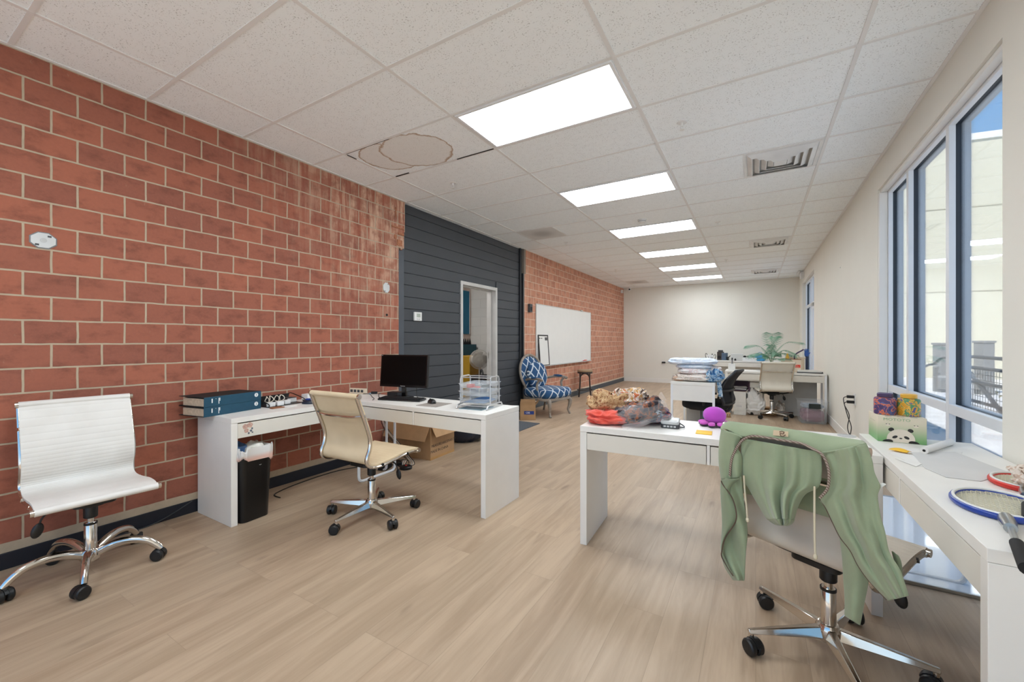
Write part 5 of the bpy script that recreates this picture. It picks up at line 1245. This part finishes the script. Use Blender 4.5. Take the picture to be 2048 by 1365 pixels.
obj('stick', B().cyl((0, 0, 0), (0, 0, .26), .016, seg=10), mat('stick_navy', (40, 52, 84), .5), t)
b = B(); b.ell((0, 0, .30), (.032, .018, .06), None, 14, 10)
for k in range(4): b.tube([(-.022+.015*k, 0, .33), (-.027+.018*k, 0, .39-.008*abs(k-1.5))], [.008, .006], seg=8)
b.tube([(.025, 0, .29), (.048, 0, .325)], [.009, .007], seg=8); obj('glove_body', b, mat('glove_blue', (58, 96, 170), .7), t)
o = obj('pale_cube', B().box((-.055, -.055, 0), (.055, .055, .115)), M_white2, loc=(-.36, 8.20, HF), bevel=.004); tag(o, 'white cube on the left end of the plant desk carrying a small bottle', 'box')
t = thing('pump_bottle', 'small grey bottle standing on the white cube', 'bottle', (-.355, 8.20, HF+.1152)); obj('body', B().lathe([(.001, 0), (.022, 0), (.014, .012), (.011, .05), (.015, .07), (.001, .07)], 16), M_grey, t); obj('cap', B().lathe([(.001, .07), (.012, .07), (.012, .105), (.001, .105)], 14), M_dgrey, t)
for k in range(3):
    o = obj('paper_stack', B().prism(rrect(.34-.03*k, .24, .01, cx=.0), 0, .014), (M_navyb, M_paperg, M_paper)[k], loc=(.755-.01*k, 8.17, HF+k*.0145), rz=R(-5+4*k)); tag(o, ('dark folder under the paper stack at the right end of the plant desk', 'grey paper stack between the dark folder and the white papers on the plant desk', 'white paper stack on top of the pile at the right end of the plant desk')[k], 'papers', 'papers at the end of the plant desk')
o = obj('keyboard_strip', B().box((-.11, -.03, 0), (.11, .03, .012)), M_paperg, loc=(.42, 8.12, HF), rz=R(3)); tag(o, 'thin pale keyboard lying in front of the parcel box', 'keyboard')
for k in range(8): obj('key_row', B().box((-.10+.026*k, -.02, .012), (-.082+.026*k, .02, .014)), M_grey, o)
# clear tub
t = thing('storage_tub', 'clear plastic tub of purple cloth on the floor by the right wall', 'tub', (.755, 7.93, 0), R(6))
M_tub = clear_plastic('tub_clear', (226, 228, 232), .13)
def tubr(k, z): return [V((x, y, z)) for x, y in rrect(.345*k, .36*k, .03)]
obj('body', B().rings([tubr(.92, .004), tubr(1.0, .33), tubr(1.09, .335), tubr(1.09, .35), tubr(.985, .345), tubr(.905, .008)]), M_tub, t)
obj('base_rim', B().prism(rrect(.30, .315, .03), 0, .004), M_tub, t)
for sx in (-.09, .09): obj('rib', B().box((sx-.006, -.187, .02), (sx+.006, -.178, .33)), M_tub, t)
obj('handle_slot', B().box((-.075, -.199, .24), (.075, -.192, .315)), mat('slot_green', (34, 44, 42), .5), t, bevel=.004)
lump('tub_cloth', 'dull purple cloth packed inside the clear tub', 'cloth', fab('cloth_purple', (124, 74, 92)), (.755, 7.93, .012), (.29, .30, .21), R(6), 3, 40, .08, .04, e=.4)
lump('tub_cloth', 'grey blue cloth lying on top inside the clear tub', 'cloth', fab('cloth_bluegrey', (126, 140, 156)), (.755, 7.95, .215), (.26, .26, .08), R(9), 3, 41, .12, .05, e=.4)
# desk along the far wall and its things
dG = desk('desk', 'long white desk against the far wall behind the plant', (-1.30, 12.46, 0), 0, w=2.22, d=.55, h=HT, nd=3, dh=.12)
def ong(u, y=12.72):
    q = (u-CX)/F; return (q*(y*math.cos(TH))-y*math.sin(TH))/(math.cos(TH)+math.sin(TH)*q)
def simple(name, label, cat, x, y, z, w, d, h, m, group=None, bev=.004, rz=0, extra=None):
    q = thing(name, label, cat, (x, y, z), rz, group); obj('body', B().box((-w/2, -d/2, 0), (w/2, d/2, h)), m, q, bevel=bev)
    if extra: extra(q)
    return q
def sp_ex(q): obj('cone', B().lathe([(.001, .0), (.035, 0), (.045, .006), (.001, .006)], 18, FM((0, -.0705, .08), (1, 0, 0), (0, -1, 0))), M_matte, q); obj('top_block', B().box((-.045, -.05, .23), (.045, .05, .275)), M_dgrey, q)
simple('speaker', 'dark brown speaker on the far desk, left of the blue-grey box', 'speaker', ong(1441), 12.74, HT, .13, .14, .23, mat('speaker_brown', (62, 56, 52), .6), None, .004, R(-20), sp_ex)
simple('slate_box', 'blue-grey upright box on the far desk beside the dark speaker', 'box', ong(1449.5), 12.70, HT, .11, .14, .20, mat('slate_blue', (96, 116, 136), .5), None, .004, R(-20), lambda q: obj('front_panel', B().box((-.05, -.0715, .01), (.05, -.0705, .19)), mat('slate_dark', (78, 98, 120), .5), q))
simple('black_gadget', 'small black gadget right of the blue-grey box on the far desk', 'gadget', ong(1456), 12.66, HT, .05, .06, .10, M_black, None, .006, 0, lambda q: obj('arm', B().cyl((0, 0, .06), (.06, 0, .13), .012, seg=8), M_black, q))
t = simple('charger_dock', 'white charger block with black leads at the left end of the far desk', 'charger', ong(1421), 12.70, HT, .16, .10, .14, M_white2)
for k, (a, c) in enumerate(((-.09, .18), (.10, .15), (.04, .17))): obj('lead', B().tube(catmull([(a, .0, .0), (a*1.4, -.02, c*.7), (a*1.1, -.03, c), (a*.4, -.06, .02), (a*2, -.1, .004)], 6), .007, seg=6), M_cable, t)
t = thing('clear_organizer', 'clear plastic drawer organizer on the far desk', 'organizer', (ong(1474), 12.72, HT)); obj('case', B().box((-.14, -.09, 0), (.14, .09, .17)), clear_plastic('organizer_clear', (226, 226, 222), .6), t, bevel=.004); obj('lid', B().box((-.143, -.093, .17), (.143, .093, .182)), M_white2, t)
simple('small_gadget', 'small dark object in front of the clear organizer', 'gadget', ong(1471), 12.54, HT, .05, .04, .035, M_matte, None, .008, 0, lambda q: obj('knob', B().ell((0, 0, .045), (.018, .018, .014), None, 10, 8), M_matte, q))
t = simple('white_carton', 'long low white carton with grey lettering on the far desk', 'box', ong(1499), 12.66, HT, .33, .18, .085, M_white2); text('lettering', 'PHOMEMO', .05, M_lgrey, t, FM((.03, -.0905, .05), (1, 0, 0), (0, -1, 0)))
for k, (dx, s_) in enumerate(((-.11, .05), (-.03, .03), (.06, .06))): 
    o = obj('camera_part', B().ell((0, 0, s_*.5), (s_*.8, s_*.6, s_*.5), None, 12, 8), M_matte, loc=(ong(1499)+dx, 12.68, HT+.0855)); tag(o, ('black lens cap at the left on the long white carton', 'small black knob in the middle on the long white carton', 'black round part at the right on the long white carton')[k], 'gadget', 'black parts on the white carton')
t = thing('woven_basket', 'brown woven basket behind the blue bag on the far desk', 'basket', (ong(1508), 12.86, HT)); obj('bowl', B().lathe([(.001, 0), (.06, 0), (.10, .10), (.095, .10), (.055, .01), (.001, .01)], 20), mat('basket_brown', (120, 86, 62), .8, var=.2, vs=40), t); obj('rim', B().tube([(.10*math.cos(k*PI/14), .10*S_(k*PI/14), .10) for k in range(28)], .008, seg=6, closed=True), mat('basket_brown', (120, 86, 62), .8), t)
b = B().ell((0, 0, .085), (.13, .08, .10), None, 22, 14, .6, .14, ns=2.2); 
for v in b.bm.verts: v.co.z = max(v.co.z, 0)
t = thing('gift_bag', 'bright blue bag on the far desk behind the palm leaves', 'bag', (ong(1520), 12.66, HT)); obj('bag_body', b, mat('bag_blue', (58, 148, 196), .5, var=.12, vs=12), t, sharp=120)
for s_ in (-1, 1): obj('bag_handle', B().tube(catmull([(-.05, s_*.03, .16), (-.03, s_*.03, .22), (.03, s_*.03, .22), (.05, s_*.03, .16)], 5), .005, seg=6), mat('bag_blue', (58, 148, 196), .5), t)
# ================================================================== FITTINGS
def sprinkler(u, v, x, y, label):
    t = thing('sprinkler', label, 'sprinkler', (x, y, HC), 0, None)
    obj('escutcheon', B().lathe([(.001, -.006), (.034, -.005), (.038, .0), (.001, .0)], 24), M_white2, t)
    obj('stem', B().lathe([(.009, -.03), (.010, -.005)], 12), M_white2, t)
    b = B(); b.tube([(-.010, 0, -.025), (-.012, 0, -.042), (0, 0, -.056), (.012, 0, -.042), (.010, 0, -.025)], .0028, seg=6); obj('yoke', b, M_white2, t)
    obj('deflector', B().lathe([(.001, -.060), (.017, -.059), (.017, -.056), (.001, -.056)], 18), M_white2, t)
for a in ((-.483, 3.352, 'ceiling sprinkler between the largest light and the nearest air vent'), (-2.745, 3.40, 'ceiling sprinkler just beyond the water-stained tile'), (-2.759, 6.432, 'ceiling sprinkler behind the return grille over the dark siding'), (-.459, 6.42, 'ceiling sprinkler before the second air vent on the window side'), (-.52, 9.49, 'ceiling sprinkler between the second and third air vents'), (-2.82, 9.51, 'ceiling sprinkler over the whiteboard near the far end')):
    sprinkler(0, 0, *a)
t = thing('smoke_detector', 'round white smoke detector on the ceiling before the third light', 'smoke detector', (-1.346, 5.77, HC))
obj('base_ring', B().lathe([(.001, 0), (.062, 0), (.062, -.012), (.001, -.012)], 30), M_white2, t); obj('head', B().lathe([(.001, -.012), (.050, -.012), (.050, -.034), (.034, -.044), (.001, -.044)], 30), M_white2, t); obj('sensor_gap', B().lathe([(.0495, -.021), (.0512, -.021), (.0512, -.026), (.0495, -.026)], 30, cap=False), M_grey, t)
M_vent = mat('vent_white', (226, 226, 224), .45); M_duct = mat('duct_grey', (168, 166, 162), .8)
def vent(x, y, label):
    t = thing('air_vent', label, 'vent', (x, y, HC)); h = .292
    def sq(o, z0, i, z1): # square ring louvre sloping outwards
        a = [V((sx*o, sy*o, z0)) for sx, sy in ((1, 1), (-1, 1), (-1, -1), (1, -1))]; c = [V((sx*i, sy*i, z1)) for sx, sy in ((1, 1), (-1, 1), (-1, -1), (1, -1))]
        return a, c
    b = B(); a, c = sq(h, -.005, h-.025, -.005); a2, c2 = sq(h, .003, h-.025, .003); b.rings([a, c, c2, a2], closed=True); obj('frame', b, M_vent, t)
    a, c = sq(h-.025, -.001, h-.025, -.001); obj('plenum', B().box((-h+.03, -h+.03, -.0016), (h-.03, h-.03, -.0008)), M_duct, t)
    for k, o_ in enumerate((.262, .205, .150, .095)):
        b = B(); a, c = sq(o_, -.004, o_-.038, -.030); a2, c2 = sq(o_-.004, -.002, o_-.042, -.028); b.rings([a, c, c2, a2], closed=True); obj('louvre', b, M_vent, t)
    obj('centre_plate', B().box((-.05, -.05, -.030), (.05, .05, -.026)), M_vent, t, bevel=.002)
    obj('duct_mouth', B().lathe([(.03, -.0019), (.085, -.0019), (.085, -.0022), (.03, -.0022)], 26, Matrix.Translation((.03, -.16, 0))), mat('duct_dark', (70, 66, 60), .8), t)
vent(.195, 4.51, 'nearest square air vent in the ceiling by the big window'); vent(.195, 8.16, 'second square air vent in the ceiling on the window side'); vent(.195, 11.47, 'farthest square air vent in the ceiling before the far wall')
def ret(x, y, label):
    t_ = bpy.data.materials.get('return_grille')
    if not t_:
        n = NT('return_grille'); x_, y_, z_ = n.xyz(n.obj()); gx = n.math('SINE', n.math('MULTIPLY', x_, 420.0)); gy = n.math('SINE', n.math('MULTIPLY', y_, 420.0))
        rad = n.math('SQRT', n.math('ADD', n.math('MULTIPLY', x_, x_), n.math('MULTIPLY', y_, y_)))
        hole = n.math('MULTIPLY', n.math('GREATER_THAN', gx, .1), n.math('GREATER_THAN', gy, .1))
        mid_dark = n.sst(rad, .26, .05); f = n.math('MAXIMUM', n.math('MULTIPLY', hole, .5), n.math('MULTIPLY', mid_dark, .45))  # panel colour gets darker towards the centre
        n.fin(n.mix(f, lin((224, 223, 220)), lin((110, 106, 102))), .7); t_ = n.mat
    t = thing('return_grille', label, 'grille', (x, y, HC)); obj('panel', B().box((-.285, -.285, -.004), (.285, .285, -.001)), t_, t)
    b = B(); b.box((-.297, -.297, -.006), (.297, -.282, .002)); b.box((-.297, .282, -.006), (.297, .297, .002)); b.box((-.297, -.282, -.006), (-.282, .282, .002)); b.box((.282, -.282, -.006), (.297, .282, .002)); obj('frame', b, M_vent, t)
ret(-2.85, 5.725, 'square perforated return grille over the dark siding end'); ret(-2.9, 11.82, 'perforated return grille with a darker centre near the far brick corner')
t = thing('emergency_light', 'white emergency light under the ceiling above the far door', 'light', (XR-.001, 11.95, 2.775))
obj('housing', B().box((-.07, -.14, 0), (0, .14, .14)), M_white2, t, bevel=.01)
for s_ in (-1, 1): obj('lamp_head', B().lathe([(.02, 0), (.05, .02), (.055, .06), (.001, .06)], 20, FM((-.07, s_*.12, .13), (0, 1, 0), (-1, s_*.4, .3))), M_white2, t)
t = thing('security_camera', 'white dome security camera in the far left ceiling corner', 'camera', (-3.40, YF-.15, HC)); obj('base', B().lathe([(.001, 0), (.06, 0), (.06, -.03), (.001, -.03)], 24), M_white2, t); obj('ball', B().ell((0, -.01, -.06), (.05, .05, .05), None, 20, 14), M_white2, t); obj('lens', B().lathe([(.001, 0), (.026, 0), (.022, .012), (.001, .014)], 18, FM((.02, -.052, -.065), (1, 0, 0), (.35, -1, -.15))), M_matte, t)
t = thing('wall_sensor', 'small white sensor beside the dome camera in the far corner', 'sensor', (XL+.03, YF-.30, HC-.13)); obj('body', B().box((-.03, -.04, -.05), (.03, .04, .05)), M_white2, t, bevel=.01); obj('window_strip', B().box((.0302, -.025, -.03), (.032, .025, .01)), M_lgrey, t)
# wall boxes
t = thing('junction_box', 'large octagonal pale cover plate on the near brick wall', 'junction box', (XL, .667, 1.872)); oc = [(.050*math.cos(R(a+22.5))/.92, .043*S_(R(a+22.5))/.92) for a in range(0, 360, 45)]
Mx = FM((0, 0, 0), (0, 1, 0), (1, 0, 0)); obj('back_box', B().prism([(x*1.10, y*1.12) for x, y in oc], 0, .004, Mx), M_grey, t); obj('cover', B().prism(oc, .004, .008, Mx), mat('plate_grey', (206, 208, 208), .5), t, bevel=.002); obj('knockout', B().lathe([(.010, .008), (.014, .008), (.014, .0092), (.010, .0092)], 20, Mx), M_lgrey, t)
for x, y in ((.024, .026), (-.026, -.028)): obj('screw_slot', B().box((x-.008, y-.005, .008), (x+.008, y+.005, .0088), Mx), M_dgrey, t)
t = thing('junction_box', 'small pale cover plate on the brick wall beside the dark siding', 'junction box', (XL, 3.28, 1.885)); obj('cover', B().prism([(.05*math.cos(R(a+22.5)), .062*S_(R(a+22.5))) for a in range(0, 360, 45)], 0, .007, Mx), mat('plate_grey', (206, 208, 208), .5), t, bevel=.002)
for x, y in ((.022, .042), (-.022, -.042)): obj('screw_slot', B().box((x-.006, y-.004, .007), (x+.006, y+.004, .0078), Mx), M_dgrey, t)
o = obj('bolt_hole', B().lathe([(.001, 0), (.014, 0), (.014, .002), (.001, .002)], 16, Mx), M_matte, loc=(XL, 3.29, 1.575)); tag(o, 'small dark bolt hole in the brick below the small cover plate', 'hole')
t = thing('thermostat', 'white square thermostat on the dark siding', 'thermostat', (XS+.004, 3.825, 1.585)); obj('case', B().box((0, -.066, -.055), (.026, .066, .055)), M_white2, t, bevel=.005); obj('display', B().box((.0262, -.03, -.01), (.0268, .035, .035)), mat('lcd_pale', (176, 184, 172), .3), t)
for k in range(2): obj('button', B().box((.0262, -.03+k*.035, -.04), (.028, -.008+k*.035, -.028)), M_lgrey, t)
t = thing('wall_outlet', 'dark outlet box on the far brick wall beside the siding post', 'outlet', (XL, 6.70, 1.885)); obj('box', B().box((0, -.05, -.075), (.05, .05, .075)), M_dgrey, t, bevel=.004); obj('plate', B().box((.0502, -.03, -.05), (.053, .03, .02)), M_matte, t)
t = thing('wall_outlet', 'white outlet with a black plug low on the far wall', 'outlet', (-2.405, YF-.001, .60)); obj('plate', B().box((-.04, -.006, -.07), (.04, 0, .05)), M_white2, t, bevel=.002); obj('plug', B().box((-.04, -.05, .0), (.06, -.006, .045)), M_black, t, bevel=.006)
cable('pale cable running along the far wall from the plug towards the linen desk', [(-2.34, YF-.03, .62), (-2.1, YF-.03, .57), (-1.7, YF-.03, .50), (-1.35, YF-.06, .47)], .006, M_lgrey)
t = thing('wall_outlet', 'white outlet with two black plugs on the right wall by the window', 'outlet', (XR, 6.09, .60)); obj('plate', B().box((-.006, -.04, -.065), (0, .04, .065)), M_white2, t, bevel=.002)
for z in (-.03, .03): obj('plug', B().box((-.075, -.018, z-.016), (-.006, .018, z+.016)), M_black, t, bevel=.005)
cable('black charging lead hanging from the upper plug on the right wall', [(XR-.075, 6.09, .63), (XR-.11, 6.05, .60), (XR-.08, 6.0, .42), (XR-.05, 5.98, .30), (XR-.07, 5.93, .15), (XR-.04, 5.85, .006), (XR-.1, 5.7, .006)], .0045)
cable('black charging lead hanging from the lower plug on the right wall', [(XR-.075, 6.09, .57), (XR-.10, 6.06, .54), (XR-.06, 6.03, .42), (XR-.08, 6.0, .28), (XR-.05, 5.97, .14), (XR-.08, 5.94, .006), (XR-.12, 5.8, .006)], .0045)
o = obj('screw_anchor', B().lathe([(.001, 0), (.010, 0), (.008, .004), (.001, .004)], 14, FM((0, 0, 0), (0, 1, 0), (-1, 0, 0))), M_lgrey, loc=(XR, 7.03, 2.27)); tag(o, 'tiny wall anchor left in the bare right wall', 'anchor')
# ------------------------------------------------------------------ seen through the doorway
t = thing('teal_panel', 'teal painted board high on the wall of the room beyond the doorway', 'panel', (BX0+.002, 6.6, 1.43)); obj('board', B().box((0, -.8, 0), (.02, .76, .95)), mat('teal_paint', (16, 108, 142), .6), t); obj('edge', B().box((0, .76, 0), (.022, .78, .95)), M_white2, t)
t = thing('tool_rack', 'dark teal rack of black tools in the room beyond the doorway', 'rack', (BX0+.10, 6.85, 0)); obj('cabinet', B().box((-.09, -.6, 0), (.12, .5, 1.2)), mat('teal_dark', (20, 78, 92), .6), t)
for k in range(7): obj('spike', B().tube([(.02, -.05+.075*k, 1.2), (.02, -.05+.075*k, 1.25), (.02, -.05+.075*k, 1.33)], [.028, .022, .004], seg=8), M_matte, t)
t = thing('yellow_cart', 'yellow cart or cabinet behind the fan in the room beyond the doorway', 'cart', (-5.0, 6.75, 0)); obj('body', B().box((-.15, -.22, .06), (.15, .16, .98)), mat('cart_yellow', (158, 122, 24), .5), t, bevel=.01)
for x in (-.1, .1):
    for y in (-.17, .11): obj('wheel', B().lathe([(.001, -.015), (.03, -.015), (.03, .015), (.001, .015)], 14, Matrix.Translation((x, y, .03)) @ Matrix.Rotation(R(90), 4, 'X')), M_black, t)
t = thing('dark_machine', 'black machine beside the yellow cart in the room beyond the doorway', 'machine', (-4.62, 6.55, 0)); obj('body', B().box((-.12, -.15, 0), (.12, .15, .62)), M_black, t, bevel=.02); obj('hose', B().tube(catmull([(0, 0, .62), (.05, -.02, .72), (.10, -.04, .62), (.12, -.1, .4)], 5), .018, seg=8), M_dgrey, t)
t = thing('stand_fan', 'grey pedestal fan standing inside the doorway', 'fan', (-4.28, 6.05, 0), R(35)); M_fan = mat('fan_grey', (176, 170, 160), .5)
obj('base', B().lathe([(.001, 0), (.17, 0), (.17, .015), (.03, .035), (.001, .036)], 28), M_fan, t); obj('pole', B().cyl((0, 0, .03), (0, 0, .80), .014, seg=12), M_fan, t)
FMx = Matrix.Translation((0, -.05, .945)) @ Matrix.Rotation(R(90), 4, 'X')
obj('motor', B().lathe([(.001, -.14), (.04, -.13), (.05, -.06), (.03, -.03), (.001, -.03)], 20, FMx), M_fan, t)
b = B()
for k in range(72):
    a = 2*PI*k/72; b.tube([FMx @ V((r*math.cos(a), r*S_(a), z)) for r, z in ((.03, .05), (.12, .045), (.165, .01), (.17, 0))], .0032, seg=4)
for r, z in ((.172, 0), (.12, .046), (.07, .05)): b.tube([FMx @ V((r*math.cos(2*PI*k/36), r*S_(2*PI*k/36), z)) for k in range(36)], .004, seg=6, closed=True)
b.lathe([(.001, .048), (.032, .048), (.032, .056), (.001, .056)], 20, FMx); obj('front_grille', b, M_fan, t)
b = B()
for k in range(36):
    a = 2*PI*k/36; b.tube([FMx @ V((r*math.cos(a), r*S_(a), z)) for r, z in ((.04, -.08), (.13, -.06), (.17, 0))], .0022, seg=4)
obj('rear_grille', b, M_fan, t)
for k in range(4):
    a = k*PI/2; obj('blade', B().grid(lambda u, v: FMx @ V(((.03+.115*u)*math.cos(a+(v-.5)*1.1), (.03+.115*u)*S_(a+(v-.5)*1.1), -.01+(v-.5)*.03)), 5, 5), mat('fan_blade', (160, 152, 140), .5), t, sol=.002)
o = obj('broom_stick', B().cyl((0, 0, 0), (.10, .16, 1.05), .012, seg=8), M_matte, loc=(-4.08, 6.75, 0)); tag(o, 'black stick leaning just inside the doorway', 'stick')
# ================================================================== LIGHT, SKY, CAMERA
M_dif = emis('diffuser_light', (238, 246, 252), LAMP)
def troffer(x, y, label):
    t = thing('ceiling_light', label, 'light', (x, y, HC), 0, None)
    b = B(); w, d = 1.18, .57
    b.box((-w/2, -d/2, -.011), (w/2, -d/2+.022, .002)); b.box((-w/2, d/2-.022, -.011), (w/2, d/2, .002)); b.box((-w/2, -d/2+.022, -.011), (-w/2+.022, d/2-.022, .002)); b.box((w/2-.022, -d/2+.022, -.011), (w/2, d/2-.022, .002))
    obj('frame', b, M_wpaint, t, bevel=.002)
    obj('diffuser', B().box((-w/2+.022, -d/2+.022, -.007), (w/2-.022, d/2-.022, -.002)), M_dif, t)
rows = ('nearest and largest of the row of ceiling lights, beside the stained tile', 'second ceiling light from the camera, before the smoke detector', 'third ceiling light from the camera, just behind the smoke detector', 'fourth ceiling light from the camera in the bright row', 'fifth ceiling light from the camera, next to last in the row', 'farthest ceiling light of the row, close to the far wall')
for k, l in enumerate(rows): troffer(-1.325, 2.37+.305+1.83*k, l)
troffer(-1.325, 2.37+.305-1.83, 'ceiling light overhead, outside the frame, first behind the photographer'); troffer(-1.325, 2.37+.305-3.66, 'ceiling light over the rear wall, outside the frame')
S.world = bpy.data.worlds.new('sky'); S.world.use_nodes = True
wt = S.world.node_tree; bg = wt.nodes['Background']
tc = wt.nodes.new('ShaderNodeTexCoord'); sp = wt.nodes.new('ShaderNodeSeparateXYZ'); rp = wt.nodes.new('ShaderNodeValToRGB')
wt.links.new(tc.outputs['Generated'], sp.inputs[0]); wt.links.new(sp.outputs[2], rp.inputs[0]); wt.links.new(rp.outputs[0], bg.inputs[0])
rp.color_ramp.elements[0].position = 0.0; rp.color_ramp.elements[0].color = lin((206, 226, 244))
rp.color_ramp.elements[1].position = .55; rp.color_ramp.elements[1].color = lin((96, 156, 218))
e = rp.color_ramp.elements.new(.3); e.color = lin((128, 182, 234))
bg.inputs[1].default_value = SKY
sl = bpy.data.lights.new('sun', 'SUN'); sl.energy = SUN; sl.angle = R(.6); sl.color = (1, .96, .9)
so = bpy.data.objects.new('sun', sl); S.collection.objects.link(so)
so.rotation_euler = V((-.30, -.62, .72)).to_track_quat('Z', 'Y').to_euler()
# unseen tube added to brighten the back room
o = thing('added_tube', 'unseen light added to brighten the room beyond the doorway', 'light', (-5.0, 5.2, 2.9))
obj('diffuser', B().box((-.6, -.15, -.06), (.6, .15, -.02)), emis('backroom_fill', (250, 250, 250), 34.0), o); obj('housing', B().box((-.62, -.17, -.02), (.62, .17, 0)), M_wpaint, o)
cam = bpy.data.cameras.new('camera'); co = bpy.data.objects.new('camera', cam); S.collection.objects.link(co)
cam.sensor_width = 36; cam.lens = F/2048*36; cam.shift_x = 0; cam.shift_y = (CY-682.5)/2048; cam.clip_start = .05
co.location = CAM; co.rotation_euler = (R(90), 0, TH)
S.camera = co
S.view_settings.view_transform = 'Standard'; S.view_settings.look = 'None'; S.view_settings.gamma = 1; S.view_settings.use_curve_mapping = False
S.view_settings.exposure = EXPO
S.cycles.use_denoising = True
S.cycles.max_bounces = 10; S.cycles.diffuse_bounces = 6; S.cycles.glossy_bounces = 4; S.cycles.transparent_max_bounces = 12
S.cycles.sample_clamp_indirect = 8
